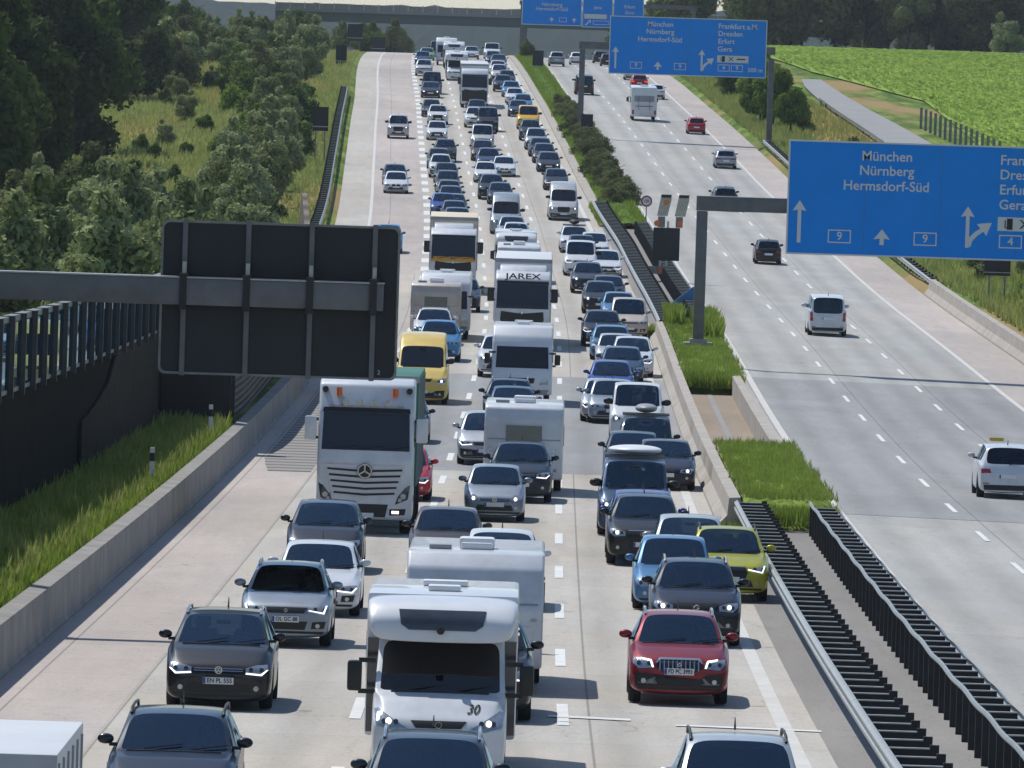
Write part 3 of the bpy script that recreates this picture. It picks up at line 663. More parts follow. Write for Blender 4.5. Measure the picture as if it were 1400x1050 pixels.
def brick_wall():
    root = empty('retaining_wall', Matrix.Translation(G(-13.6, 268)), 'brown ribbed noise wall behind the concrete barrier, under the back of the sign', 'wall')
    inv = root.matrix_world.inverted()
    mt, nt, b = newmat('ribbed_wall'); tc = nt.nodes.new('ShaderNodeTexCoord'); wv = nt.nodes.new('ShaderNodeTexWave'); wv.bands_direction = 'Z'; wv.inputs['Scale'].default_value = 1.4; wv.inputs['Distortion'].default_value = .6
    nt.links.new(tc.outputs['Object'], wv.inputs[0]); r = nt.nodes.new('ShaderNodeValToRGB'); r.color_ramp.elements[0].color = (*lin('3A332B'),1); r.color_ramp.elements[1].color = (*lin('75695A'),1); nt.links.new(wv.outputs[0], r.inputs[0]); nt.links.new(r.outputs[0], b.inputs['Base Color']); b.inputs['Roughness'].default_value = .9
    bp = nt.nodes.new('ShaderNodeBump'); bp.inputs['Distance'].default_value = .1; nt.links.new(wv.outputs[0], bp.inputs['Height']); nt.links.new(bp.outputs[0], b.inputs['Normal'])
    def tf(d): return float(np.interp(d, [262,270,280,330,470,535],[-11.3,-10.75,-10.6,-10.75,-13.5,-14.9]))
    mb = MB(); ds = drange(268, 535, 5)
    for i in range(len(ds)-1):
        a, c = ds[i], ds[i+1]; ha = 3.2*(1-sstep(505, 536, a)); hc = 3.2*(1-sstep(505, 536, c))
        mb.add([G(tf(a),a,-.4),G(tf(c),c,-.4),G(tf(c),c,hc),G(tf(a),a,ha),G(tf(a)-.3,a,-.4),G(tf(c)-.3,c,-.4),G(tf(c)-.3,c,hc),G(tf(a)-.3,a,ha)], [(0,1,2,3),(4,7,6,5),(3,2,6,7),(0,3,7,4),(1,5,6,2)])
    mb.v = [inv @ v for v in mb.v]; mb.build('wall_face', mt, root)
    p = MB(); f = frame(tf(266), 266); f.translation = G(tf(266), 266, 0); p.M = inv @ f; p.box(-2.6, .5, -.4, .4, -.3, 3.6); p.box(.5, .62, -.1, .0, -.3, 3.7); p.build('end_pier', M['black'], root)
brick_wall()
def delineator(t, d, label):
    root = empty('delineator_post', Matrix.Translation(G(t, d)), label, 'marker post', 'white marker posts along the road')
    p = MB(); p.prism([(-.06,-.05),(.06,-.05),(.06,.04),(0,.06),(-.06,.04)], -.1, .62, 'z'); p.build('post_shaft', M['white_metal'], root)
    p = MB(); p.prism([(-.065,-.055),(.065,-.055),(.065,.045),(0,.065),(-.065,.045)], .62, .84, 'z'); p.build('black_band', M['black'], root)
    p = MB(); p.prism([(-.06,-.05),(.06,-.05),(.06,.04),(0,.06),(-.06,.04)], .84, .98, 'z'); p.build('cap', M['white_metal'], root)
delineator(-10.75, 153, 'white marker post with black band in the grass at the left photo edge')
delineator(-10.75, 219, 'white marker post with black band half way along the grass strip')
delineator(-10.75, 256, 'white marker post with black band beside the brown ribbed wall')

# ------------------------------------------------------------ writing
_tc = {}
def textmesh(s, size, align='CENTER', extr_=.004):
    cu = bpy.data.curves.new('t', 'FONT'); cu.body = s; cu.size = size; cu.align_x = align; cu.align_y = 'CENTER'; cu.extrude = extr_; cu.offset = size*.012; cu.resolution_u = 3
    ob = bpy.data.objects.new('t', cu); COL.objects.link(ob); bpy.context.view_layer.update()
    me = bpy.data.meshes.new_from_object(ob.evaluated_get(bpy.context.evaluated_depsgraph_get())); bpy.data.objects.remove(ob); return me
RXF = Matrix.Rotation(math.radians(90), 4, 'X')    # text stands up, faces -Y
def text(name, s, size, x, z, y, material, parent, align='CENTER', sx=1.0):
    me = textmesh(s, size, align); me.materials.clear(); me.materials.append(material)
    return link(name, me, parent, Matrix.Translation((x, y, z)) @ RXF @ Matrix.Diagonal((sx,1,1,1)))
def flat(poly, y, th=.006):
    mb = MB(); mb.prism(poly, y-th, y); return mb
def ring(w_, h_, cx, cz, b, y, chamf=.0, th=.006):
    mb = MB(); X0_, X1_, Z0_, Z1_ = cx-w_/2, cx+w_/2, cz-h_/2, cz+h_/2
    mb.box(X0_,X1_,y-th,y,Z1_-b,Z1_); mb.box(X0_,X1_,y-th,y,Z0_,Z0_+b); mb.box(X0_,X0_+b,y-th,y,Z0_+b,Z1_-b); mb.box(X1_-b,X1_,y-th,y,Z0_+b,Z1_-b); return mb
def sign_face(root, w_, h_, back=True, full=True, dist=True):
    """blue direction sign: origin at its top left corner, x right, z down negative, facing -Y"""
    S = M['sign_white']
    p = MB(); p.box(0, w_, 0, .08, -h_, 0); p.build('panel', M['sign_blue'], root)
    ring(w_+.1, h_+.1, w_/2, -h_/2, .07, .09, th=.13).build('rim', M['sign_white'], root)
    yy = -.012; cap = .60
    for k in range(1, 4):
        q = MB(); q.box(w_*k/4-.008, w_*k/4+.008, -.004, -.001, -h_+.1, -.1); q.build('sheet_joint', M['gantry'], root)
    for s, z in (('München',.57),('Nürnberg',1.2),('Hermsdorf-Süd',1.86)): text('lettering', s, cap, 4.22, -z, yy, S, root)
    for s, z in (('Frankfurt a.M.',.57),('Dresden',1.2),('Erfurt',1.85),('Gera',2.5)): text('lettering', s, cap, 9.12, -z, yy, S, root, 'LEFT')
    def arrow(x, zt, zb, hw=.3, sw=.08, hl=.42): return flat([(x-sw,-zb),(x+sw,-zb),(x+sw,-zt-hl),(x+hw,-zt-hl-.04),(x,-zt),(x-hw,-zt-hl-.04),(x-sw,-zt-hl)], yy)
    arrow(.5,2.56,4.4).build('arrow', S, root); arrow(4.1,3.72,4.4,.36,.09,.4).build('arrow', S, root)
    a = arrow(7.8,2.6,4.4); a.prism([(7.86,-4.35),(7.88,-3.95),(8.1,-3.72),(8.35,-3.55),(8.2,-3.35),(8.85,-3.28),(8.62,-3.86),(8.5,-3.68),(8.25,-3.85),(8.02,-4.1),(7.96,-4.35)], yy-.006, yy); a.build('arrow', S, root)
    for x, s in ((2.26,'9'),(5.98,'9'),(9.68,'4'),(10.8,'9')):
        ring(1.0, .58, x, -4.08, .05, yy).build('route_frame', S, root); text('route_number', s, .5, x, -4.08, yy, S, root)
    flat([(9.1,-3.62),(11.75,-3.62),(11.75,-3.02),(9.1,-3.02)], yy).build('service_panel', S, root)
    p = MB(); K = M['ink']; y2 = -.026   # fuel pump and cutlery pictograms
    p.box(9.5,9.75,y2-.006,y2,-3.56,-3.08); p.box(9.4,9.45,y2-.006,y2,-3.5,-3.15); p.box(9.43,9.52,y2-.006,y2,-3.5,-3.46)
    p.prism([(10.05,-3.5),(10.13,-3.5),(10.5,-3.12),(10.42,-3.12)], y2-.006, y2); p.prism([(10.5,-3.5),(10.42,-3.5),(10.05,-3.12),(10.13,-3.12)], y2-.012, y2-.007)
    p.box(10.75,11.5,y2-.006,y2,-3.36,-3.26); p.build('pictogram', K, root)
    if dist: text('lettering', '500 m', .5, 12.35, -4.2, yy, S, root)
def gantry(label, d, t_posts, t_beam, beam_h, sign, beam_sz=(.55,.62), base_h=0, name='sign_gantry'):
    root = empty(name, frame(t_posts[0], d), label, 'gantry'); inv = root.matrix_world.inverted()
    F = frame(0, d); F.translation = R(0, d)
    zroad = {}
    for t in t_posts:
        p = MB(); loc = Matrix.Translation(R(t, d)-R(t_posts[0], d)); p.M = inv @ Matrix.Translation(R(t, d))
        zb = base_h; p.box(-.24,.24,-.24,.24,zb,beam_h-.02,.04); p.build('post', M['gantry'], root, smooth=30)
        p = MB(); p.M = inv @ Matrix.Translation(R(t, d)); p.box(-.62,.62,-.5,.5,zb-.15,zb+.06); p.box(-.38,.38,-.36,.36,zb+.06,zb+.22); p.build('base_plate', M['concrete'], root)
    p = MB(); tr = t_posts[0]; zz = R(tr, d).z+beam_h
    p.M = inv; p.box(X0(d)+t_beam[0], X0(d)+t_beam[1], d-beam_sz[0]/2, d+beam_sz[0]/2, zz, zz+beam_sz[1], .03); p.build('beam', M['gantry'], root, smooth=30)
    p = MB(); p.M = inv; p.box(X0(d)+t_beam[0], X0(d)+t_beam[1], d-beam_sz[0]/2-.03, d+beam_sz[0]/2+.03, zz+beam_sz[1]+.002, zz+beam_sz[1]+.03); p.build('beam_cap', M['steel'], root)
    return root
# right gantries: the post stands on the median, the cantilever holds the sign
for (d, px, py, lab, labg, tp, tb) in ((362,1080,192,'nearest large blue direction sign cut by the right photo edge','grey gantry on the median carrying the nearest blue sign',[5.98],(5.72,19.5)),
      (706,835,22,'second blue direction sign with the words 500 m, further away on its own gantry','grey gantry with a post at each side carrying the second blue sign',[6.6,22.6],(6.3,22.9))):
    q = P(px, py, d)
    bh = (P(957 if d == 362 else 777, 280 if d == 362 else 62, d).z-R(tp[0], d).z)-.25
    gantry(labg, d, tp, tb, bh, None, base_h=.95 if d == 362 else .3)
    root = empty('direction_sign', Matrix.Translation((q.x, d-.55, q.z)) , lab, 'sign')
    wdt = 13.2; hgt = 4.86 if d == 362 else 4.8
    sign_face(root, wdt, hgt, dist=(d == 706))
    for k in range(4):
        p = MB(); p.box(1.2+k*3.5, 1.32+k*3.5, .085, .26, -hgt+.1, -.1); p.build('back_rail', M['steel_dull'], root)
# far gantry before the bridge
d = 1000; q = P(715, -34, d)
root = empty('direction_sign', Matrix.Translation((q.x, d-.5, q.z)), 'most distant blue sign in three panels before the bridge', 'sign')
def farpanel(x0, x1, z0, z1, name='panel'):
    p = MB(); p.box(x0, x1, 0, .08, z0, z1); o = p.build(name, M['sign_blue'], root)
    ring(x1-x0, z1-z0, (x0+x1)/2, (z0+z1)/2, .09, -.005, th=.03).build('rim', M['sign_white'], o)
sc = 1/11.4
farpanel(0, 7.2, -5.9, 0); farpanel(7.25, 10.9, -6.0, 0); farpanel(10.95, 14.6, -6.05, 0)
yy = -.05; S = M['sign_white']
text('lettering', 'Nürnberg', .62, 3.6, -3.42, yy, S, root); text('lettering', 'Hermsdorf-Süd', .62, 3.6, -3.95, yy, S, root)
text('lettering', 'Jena', .55, 9.1, -3.6, yy, S, root); text('lettering', 'Erfurt', .55, 12.9, -3.4, yy, S, root); text('lettering', 'Gera', .55, 12.9, -4.1, yy, S, root)
for x in (3.6, 6.3): flat([(x-.07,-5.5),(x+.07,-5.5),(x+.07,-5.25),(x+.3,-5.25),(x,-4.9),(x-.3,-5.25),(x-.07,-5.25)], yy).build('arrow', S, root)
ring(.9, .55, 4.95, -5.2, .06, yy).build('route_frame', S, root)
flat([(7.5,-4.95),(10.2,-4.95),(10.2,-4.4),(7.5,-4.4)], yy).build('service_panel', S, root)
flat([(7.6,-5.7),(7.75,-5.8),(8.15,-5.35),(8.25,-5.5),(8.35,-5.1),(7.9,-5.15),(8.05,-5.25)], yy).build('arrow', S, root)
ring(1.9, .5, 9.5, -5.4, .06, yy).build('route_frame', S, root)
gb = P(715, 10, d)
g = empty('sign_gantry', Matrix.Translation(R(5.9, d)), 'distant gantry carrying the three panel blue sign in front of the bridge', 'gantry'); inv = g.matrix_world.inverted()
p = MB(); p.M = inv; zt = P(760, 2, d).z; p.box(q.x-.3, q.x+21.0, d-.2, d+.2, zt-.5, zt); p.build('beam', M['gantry'], g)
for xx in (q.x+.1, q.x+20.6):
    p = MB(); p.M = inv; p.box(xx-.25, xx+.25, d-.2, d+.2, Z0(d)-.5, zt-.5); p.build('post', M['gantry'], g)

# back of the large sign on the left, held by a beam from the left
d = 165; root = empty('direction_sign', Matrix.Translation(P(222, 300, d)), 'back of a large dark sign panel with four vertical ribs', 'sign')
a = P(222, 300, d); b_ = P(215, 510, d); c_ = P(548, 318, d)
W_ = c_.x-a.x; H_ = a.z-b_.z
mb = MB(); r_ = .13; poly = []
for (cx, cz, a0) in ((W_-r_, -r_, 0), (r_, -r_, 90), (r_, -H_+r_, 180), (W_-r_, -H_+r_, 270)):
    for k in range(6): an = math.radians(a0+k*18); poly.append((cx+math.cos(an)*r_, cz+math.sin(an)*r_))
mb.prism(poly, -.04, 0); mb.build('panel', M['sign_back'], root)
o2 = MB(); n = len(poly); inner = [(W_/2+(x-W_/2)*(1-.045/W_*2), -H_/2+(z+H_/2)*(1-.045/H_*2)) for x, z in poly]
vs = [(x, y, z) for y in (-.075, .02) for (x, z) in poly]+[(x, y, z) for y in (-.075, .02) for (x, z) in inner]; fs = []
for i in range(n):
    j = (i+1)%n; fs += [(i,j,n+j,n+i), (2*n+i,3*n+i,3*n+j,2*n+j), (i,2*n+i,2*n+j,j)]
o2.add(vs, fs); o2.build('rim', M['steel_dull'], root)
beamz = -(a.z-P(222, 378, d).z)
for zz_ in (-.72, -1.42, -2.12):
    p = MB(); p.box(.05, W_-.05, -.046, -.0405, zz_-.012, zz_+.012); p.build('sheet_joint', M['dark_steel'], root)
for k in range(4):
    x = W_*(.10+k*.265); p = MB(); p.box(x-.05, x+.05, -.14, -.045, -H_-.02, .03); rb = p.build('rib', M['gantry'], root)
    p = MB(); p.box(x-.09, x+.09, -.62, -.14, beamz+.02, beamz+.09); p.box(x-.09, x+.09, -.62, -.14, beamz-.62, beamz-.55); p.box(x-.07, x+.07, -.665, -.60, beamz-.62, beamz+.09); p.build('clamp', M['dark_steel'], rb)
    p = MB(); p.box(x-.03, x+.05, -.4, -.14, beamz+.10, beamz+.32); p.build('bracket', M['steel'], rb)
text('stencil', '2', .12, W_-.35, -H_+.15, -.055, M['steel'], root)
g = empty('sign_gantry', Matrix.Translation(G(-12.3, d-.34)), 'thick grey cantilever beam reaching in from the left behind the dark sign', 'gantry'); inv = g.matrix_world.inverted()
p = MB(); p.M = inv; xe = P(525, 400, d).x; zt = a.z+beamz; p.box(X0(d)-12.6, xe, d-.6, d-.15, zt-.53, zt, .025); p.build('beam', M['gantry'], g, smooth=30)
p = MB(); p.M = inv; p.box(X0(d)-12.6, xe+.02, d-.63, d-.12, zt+.002, zt+.03); p.build('beam_cap', M['steel'], g)
p = MB(); p.M = inv; p.box(X0(d)-12.6, X0(d)-12.1, d-.62, d-.13, G(-12.3,d).z-.3, zt-.535, .03); p.build('post', M['gantry'], g, smooth=30)

# ------------------------------------------------------------ bridge
def bridge():
    d = 1330; zb = P(650, 36, d).z; root = empty('road_bridge', Matrix.Translation((X0(d), d, Z0(d))), 'long flat bridge crossing the motorway at the crest of the road', 'bridge'); inv = root.matrix_world.inverted()
    x0_, x1_ = P(445, 20, d).x, P(1010, 20, d).x+14
    cm = mat('bridge_concrete', '74797E', .8, noise=.15, nscale=.3); cg = mat('bridge_girder', '46545A', .6, noise=.15, nscale=.3)
    p = MB(); p.M = inv; p.box(x0_-8, x1_, d, d+10, zb, zb+1.49); p.build('girder', cg, root)
    p = MB(); p.M = inv; p.box(x0_-8, x1_, d-.9, d+10.9, zb+1.503, zb+1.95); p.build('deck', cm, root)
    p = MB(); p.M = inv
    p.box(x0_-8, x1_, d-.85, d-.80, zb+1.953, zb+2.85); p.build('railing', M['steel_dull'], root)
    xx = x0_-8
    while xx < x1_:
        p = MB(); p.M = inv; p.box(xx-.08, xx+.08, d-.98, d-.86, zb+1.953, zb+2.98); p.build('railing_post', M['steel'], root); xx += 2.35
    for xp in (X0(d)+9.3, X0(d)-20, X0(d)+34):
        p = MB(); p.M = inv; p.box(xp-.42, xp+.42, d+2, d+8, Z0(d)-2, zb-.003); p.build('pier', cm, root)
bridge()
# ------------------------------------------------------------ small roadside things
def board(px, py_top, py_bot, wpx, d, label):
    """back of a roadside board standing on two legs"""
    a = P(px, py_top, d); b = P(px, py_bot, d); wd = wpx*d/FPX; h = a.z-b.z
    root = empty('message_board', Matrix.Translation(a), label, 'board', 'dark backs of roadside boards')
    p = MB(); p.box(-wd/2, wd/2, -.04, .04, -h, 0); p.build('panel', M['sign_back'], root)
    p = MB(); p.box(-wd/2-.02, wd/2+.02, -.08, -.045, -h*.84, -h*.80); p.build('cross_bar', M['steel'], root)
    gz_ = min(gz(a.x-X0(d), d), b.z)-a.z
    for s in (-.3, .3):
        p = MB(); p.tube([(wd*s, .06, -h-.0), (wd*s, .06, gz_-2.2 if abs(gz_+h) < .3 else gz_-.2)], .05, 8); p.build('leg', M['steel_dull'], root)
board(439,146,179,21,640,'dark board back on two legs on the left verge behind the bushes')
board(467,62,88,15,900,'dark board back on two legs left of the crest of the road')
board(486,33,56,20,1050,'large dark board back under the left end of the bridge')
board(518,51,70,18,1080,'dark board back right of the large one under the bridge')
board(736,69,95,15,905,'dark board back on the far green median')
board(803,156,178,16,690,'dark board back behind the median hedge')
board(1364,352,377,36,440,'dark board back on the right verge below the nearest blue sign')
def speedsign():
    d = 545; q = P(884, 275, d); root = empty('speed_limit_sign', Matrix.Translation(q), 'round speed limit sign with red rim reading 120 on the median', 'sign')
    def disc(r, y, mm, nm):
        p = MB(); p.prism([(math.cos(a*math.pi/18)*r, math.sin(a*math.pi/18)*r) for a in range(36)], y-.006, y); p.build(nm, mm, root)
    disc(.37, 0, mat('sign_red', '8E1F28', .5), 'red_rim'); disc(.27, -.012, M['sign_white'], 'face'); text('lettering', '120', .27, 0, 0, -.03, M['ink'], root, sx=.8)
    p = MB(); p.tube([(0,.04,.3),(0,.04,-2.6)], .035, 8); p.build('pole', M['steel_dull'], root)
speedsign()
def roadworks():
    d = 470; base = P(902, 398, d); z0 = Z0(d)+.02; top = P(915, 266, d)
    k = FPX/d; root = empty('roadworks_trailer', Matrix.Translation((base.x, d, z0)), 'road works warning trailer with dark board, orange lamps and raised lattice panels', 'trailer')
    s = 1/k; zt = top.z-z0; dx = 4*s
    p = MB(); p.box(-.75, .75, -.5, .9, .42, .62, .02); p.build('chassis', M['steel'], root)
    p = MB(); p.box(-.72,.72,-.56,-.52,.44,.86); p.build('tail_panel', M['steel_dull'], root)
    p = MB(); p.box(-.12,.22,-.59,-.565,.5,.8); p.build('orange_marking', M['orange'], root)
    for x in (-.82,.82):
        p = MB(); p.tube([(x-.08,.2,.3),(x+.08,.2,.3)], .3, 20); p.build('wheel', M['tyre'], root)
    for x in (-.05, .3):
        p = MB(); p.tube([(x,.0,.6),(x+.05,.0,3.4)], .06, 8); p.build('mast', M['steel'], root)
    for k2 in range(7):
        p = MB(); p.tube([(-.05+.0*k2,-.0,.9+.17*k2),(.32,-.0,.9+.17*k2)], .02, 6); p.build('mast_rung', M['steel'], root)
    zb = P(900, 356, d).z-z0; zc = P(900, 311, d).z-z0
    p = MB(); p.box(-.62+.15, .88+.15, -.1, .04, zb, zc, .02); p.build('board', M['sign_back'], root)
    for x, mm in ((-.28,'orange'),(1.0,'orange')):
        p = MB(); zc2 = zc+.24; p.prism([(x+math.cos(a*math.pi/12)*.17, zc2+math.sin(a*math.pi/12)*.17) for a in range(24)], -.14, -.04); p.build('warning_lamp', M[mm], root)
    grid = mat('lattice_panel', 'BDBBAA', .6, .3, noise=.3, nscale=9)
    for x in (-.25, .75):
        p = MB(); sh = .22; z1 = zc+.65; z2 = zt
        p.prism([(x-.05,z1),(x+.6-.05,z1),(x+.6+sh-.05,z2),(x+sh-.05,z2)], -.06, -.02); o_ = p.build('raised_panel', grid, root)
        for k2 in range(5):
            p = MB(); xx = x+.02+k2*.125; p.prism([(xx,z1+.04),(xx+.03,z1+.04),(xx+.03+sh,z2-.2),(xx+sh,z2-.2)], -.09, -.065); p.build('slat', M['steel'], o_)
        p = MB(); p.box(x+sh-.05, x+sh+.5, -.09, -.065, z2-.18, z2-.02); p.build('lamp_strip', M['dark_steel'], o_)
        p = MB(); p.box(x+.02, x+.42, -.08, -.02, zc+.02, z1-.02); p.build('control_box', M['steel_dull'], root)
    p = MB(); p.prism([(.2+math.cos(a*math.pi/12)*.15, zt-.45+math.sin(a*math.pi/12)*.15) for a in range(24)], -.14, -.095); p.build('warning_lamp', M['orange'], root)
roadworks()
def tarp():
    d = 425; q = P(940, 412, d); z0 = Z0(d); root = empty('covered_sign', Matrix.Translation((q.x, d, z0)), 'tilted blue panel leaning behind the near gantry post', 'panel')
    h = q.z-z0; p = MB(); p.prism([(-.85,h-.15),(.25,h+.75),(.4,h+.7),(.45,h-1.0),(.1,h-1.2)], -.05, .25); p.build('blue_cover', mat('blue_cover', '2C6A96', .5, noise=.2), root)
    p = MB(); p.tube([(.1,.1,-.1),(.12,.1,h-.5)], .04, 8); p.build('leg', M['dark_steel'], root)
tarp()
def railposts():
    root = empty('metal_fence', Matrix.Translation(G(39, 705)), 'short row of grey green upright metal fence panels at the field edge', 'fence'); inv = root.matrix_world.inverted()
    for k in range(16):
        d = 740-k*5; p = MB(); p.M = inv @ Matrix.Translation(G(37.6+k*.10, d)); p.box(-.12,.12,-.05,.05,-.2,1.9); p.build('fence_panel', M['steel_dull'], root)
    root = empty('guard_rail', Matrix.Translation(G(31, 700)), 'small curved guard rail beside the service road', 'guard rail'); inv = root.matrix_world.inverted()
    p = MB(); p.M = inv; pts = [G(31.6,800,.6),G(31.3,775,.6),G(31.2,750,.6),G(31.2,725,.6),G(31.2,700,.6),G(31.3,690,.5)]
    vs = []; fs = []
    for i, c in enumerate(pts): vs += [c+Vector((0,0,.16)), c-Vector((0,0,.16)), c+Vector((.06,0,-.16)), c+Vector((.06,0,.16))]
    for i in range(len(pts)-1):
        for k in range(4): fs.append((i*4+k,i*4+(k+1)%4,(i+1)*4+(k+1)%4,(i+1)*4+k))
    p.add(vs, fs); p.build('beam', M['steel'], root)
    for i in range(12):
        c = G(31.2, 692+i*9); q = MB(); q.M = inv @ Matrix.Translation(c); q.box(.07,.17,-.05,.05,-.1,.7); q.build('post', M['dark_steel'], root)
railposts()
# ------------------------------------------------------------ vehicle building blocks
PH = mat('body_paint', 'C8CACC', .4)
class Proto:
    def __init__(s): s.parts = []; s.L = 4.4; s.H = 1.5; s.W = 1.8
    def add(s, name, mesh, m=None, parent=None, paint=False): s.parts.append((name, mesh, m or Matrix.Identity(4), parent, paint)); return len(s.parts)-1
def sub_eval(mb, mats, levels=2, crease_glass=True, smooth=35, rings_=None):
    me = mb.mesh('tmp', mats)
    if rings_: me.attributes.new('ri', 'INT', 'POINT').data.foreach_set('value', rings_)
    bm = bmesh.new(); bm.from_mesh(me)
    bmesh.ops.remove_doubles(bm, verts=bm.verts, dist=.0005)
    if rings_:
        cl = bm.edges.layers.float.new('crease_edge'); ri = bm.verts.layers.int['ri']
        for e in bm.edges:
            a, b = e.verts[0][ri], e.verts[1][ri]
            if a == b and a in (2, 4, 5, 6) and abs(e.verts[0].co.y-e.verts[1].co.y) > .01: e[cl] = {2:.3, 4:.45, 5:.7, 6:.5}[a]
    if crease_glass:
        cl = bm.edges.layers.float.get('crease_edge') or bm.edges.layers.float.new('crease_edge')
        for e in bm.edges:
            if len(e.link_faces) == 2 and e.link_faces[0].material_index != e.link_faces[1].material_index: e[cl] = .65
    bm.to_mesh(me); bm.free()
    ob = bpy.data.objects.new('t', me); COL.objects.link(ob); md = ob.modifiers.new('s', 'SUBSURF'); md.levels = levels; md.render_levels = levels
    bpy.context.view_layer.update(); ev = bpy.data.meshes.new_from_object(ob.evaluated_get(bpy.context.evaluated_depsgraph_get()))
    bpy.data.objects.remove(ob); bpy.data.meshes.remove(me); return ev
def split(me, names, mats_for):
    """separate an evaluated mesh by material index"""
    out = {}
    for idx, nm in names.items():
        bm = bmesh.new(); bm.from_mesh(me)
        keep = idx if isinstance(idx, tuple) else (idx,)
        bmesh.ops.delete(bm, geom=[f for f in bm.faces if f.material_index not in keep], context='FACES')
        if not bm.faces: bm.free(); continue
        for f in bm.faces: f.smooth = True; f.material_index = keep.index(f.material_index)
        m2 = bpy.data.meshes.new(nm); bm.to_mesh(m2); bm.free(); m2.materials.clear()
        for q in mats_for[idx]: m2.materials.append(q)
        if nm == 'side_window':
            bm = bmesh.new(); bm.from_mesh(m2); left = set(bm.faces); k = 0
            while left:
                st_ = [left.pop()]; comp = set(st_)
                while st_:
                    for e in st_.pop().edges:
                        for g in e.link_faces:
                            if g in left: left.discard(g); comp.add(g); st_.append(g)
                b2 = bm.copy(); ids = {f.index for f in comp}; b2.faces.ensure_lookup_table()
                bmesh.ops.delete(b2, geom=[f for f in b2.faces if f.index not in ids], context='FACES')
                m3 = bpy.data.meshes.new(nm); b2.to_mesh(m3); b2.free(); m3.materials.append(m2.materials[0]); out[nm+'#%d' % k] = m3; k += 1
            bm.free(); bpy.data.meshes.remove(m2)
        else: out[nm] = m2
    return out
def lerp(pts, y): return float(np.interp(y, [p[0] for p in pts], [p[1] for p in pts]))
def carbody(s):
    """lofted car body; front bumper at y=-L/2 looking to -Y; returns meshes and a BVH for fitting trim"""
    L, W, H = s['L'], s['W'], s['H']; hw = W/2; clr = s.get('clr', .2)-.05; hf, hc = s['hf'], s['hc']; yc, yw, yr, yg = s['yc'], s['yw'], s['yr'], s['yg']
    zr, zg, zt = s['zr'], s['zg'], s['zt']; br = s.get('br', hc+.04); zw = s.get('zw', H-.04); yh = s.get('yh', yw+.45); wr0 = s.get('wr', .735)*hw*1.03; Rw = s.get('R', .34)
    axf = s.get('axf', .88); axr = L-s.get('axr', .82); sq = s.get('sq', 0)
    top = [(0,hf-.22),(.07,hf-.08),(.2,hf),(yc*.6,hf+(hc-hf)*.72),(yc,hc),(yw,zw),(yh,H),((yw+yr)/2+.3,H+.005),(yr,zr),(yg,zg),(L-.05,zt),(L,zt-.18)]
    belt = [(0,hf-.28),(.07,hf-.14),(.2,hf-.06),(yc,hc-.05),(yw,hc),(yr,br),(yg,min(br,zg-.03)),(L-.05,zt-.07),(L,zt-.24)]
    hwp = [(0,.86+sq*.8),(.07,.93+sq*.5),(.2,.975+sq*.2),(.55,.99),(1.2,1),(L-1,.99),(L-.35,.965),(L-.08,.92),(L,.86)]
    wrp = [(0,.70*hw),(.2,.80*hw),(yc*.7,.87*hw),(yc,s.get('wb',.885)*hw),(yw,wr0),(yr,wr0-.02),(yg,.80*hw),(L-.05,.84*hw),(L,.78*hw)]
    drop = [(0,.03),(yc,.015),(yw,.055),(yr,.06),(yg,.02),(L,.02)]
    yB = yc+(yr-yc)*s.get('B', .46); yC = yc+(yr-yc)*s.get('C', .86)
    ys = {0,.07,.2,yc*.6,yc,yc+.05,(yc+yw)/2,yw,yh,yB-.05,yB+.05,yC-.05,yC+.05,yr,(yr+yg)/2,yg,L-.05,L}
    for ax in (axf, axr): ys |= {ax-Rw*1.12,ax-Rw*.75,ax,ax+Rw*.75,ax+Rw*1.12}
    if s.get('single'): ys = {y for y in ys}
    ys = sorted(y for y in ys if 0 <= y <= L); yy = [ys[0]]
    key = {yc, yw, yr, yg, yB-.05, yB+.05, L, L-.05}
    for y in ys[1:]:
        if y-yy[-1] < .045 and y not in key: continue
        if y-yy[-1] < .03: yy[-1] = y; continue
        yy.append(y)
    ys = yy
    def arch(y):
        for ax in (axf, axr):
            u = abs(y-ax)/(Rw*1.12)
            if u < .99: return clr+(Rw*2+.04-clr)*math.sqrt(max(0,1-u*u))**.8
        return 0
    mb = MB(); rings = []
    for y in ys:
        h = lerp(hwp, y)*hw; zb = lerp([(0,clr+.03),(.07,clr),(.25,clr-.02),(L-.3,clr),(L,clr+.06)], y); a = max(zb, arch(y)); zbl = lerp(belt, y); zt_ = lerp(top, y); wr = lerp(wrp, y); dr = lerp(drop, y)
        inner = y > yc+.01 and y < yg-.01
        p2z = max(a+.06, zb+.16); p3z = p2z+(zbl-p2z)*.5
        gb = .925*h if inner else .93*h
        ring = [(0,zb),(h*.90,a),(h*.985,p2z),(h,p3z),(h*.985,zbl-.035),(gb,zbl+ (.012 if inner else .0)),(wr,zt_-dr),(wr*.925,zt_-dr*.42),(wr*.45,zt_-dr*.08),(0,zt_)]
        if not inner: ring[5] = (max(gb, wr+.02), zbl+.01 if zbl+.01 < zt_-dr else zt_-dr-.005)
        rings.append(ring)
    n = 10; idx = []
    vs = []
    for y, ring in zip(ys, rings):
        row = []
        for (x, z) in ring: row.append(len(vs)); vs.append((x, y-L/2, z))
        rowm = [row[0]]
        for (x, z) in ring[1:-1]: rowm.append(len(vs)); vs.append((-x, y-L/2, z))
        rowm.append(row[-1]); idx.append((row, rowm))
    fs = []; mi = []
    van = s.get('panel')
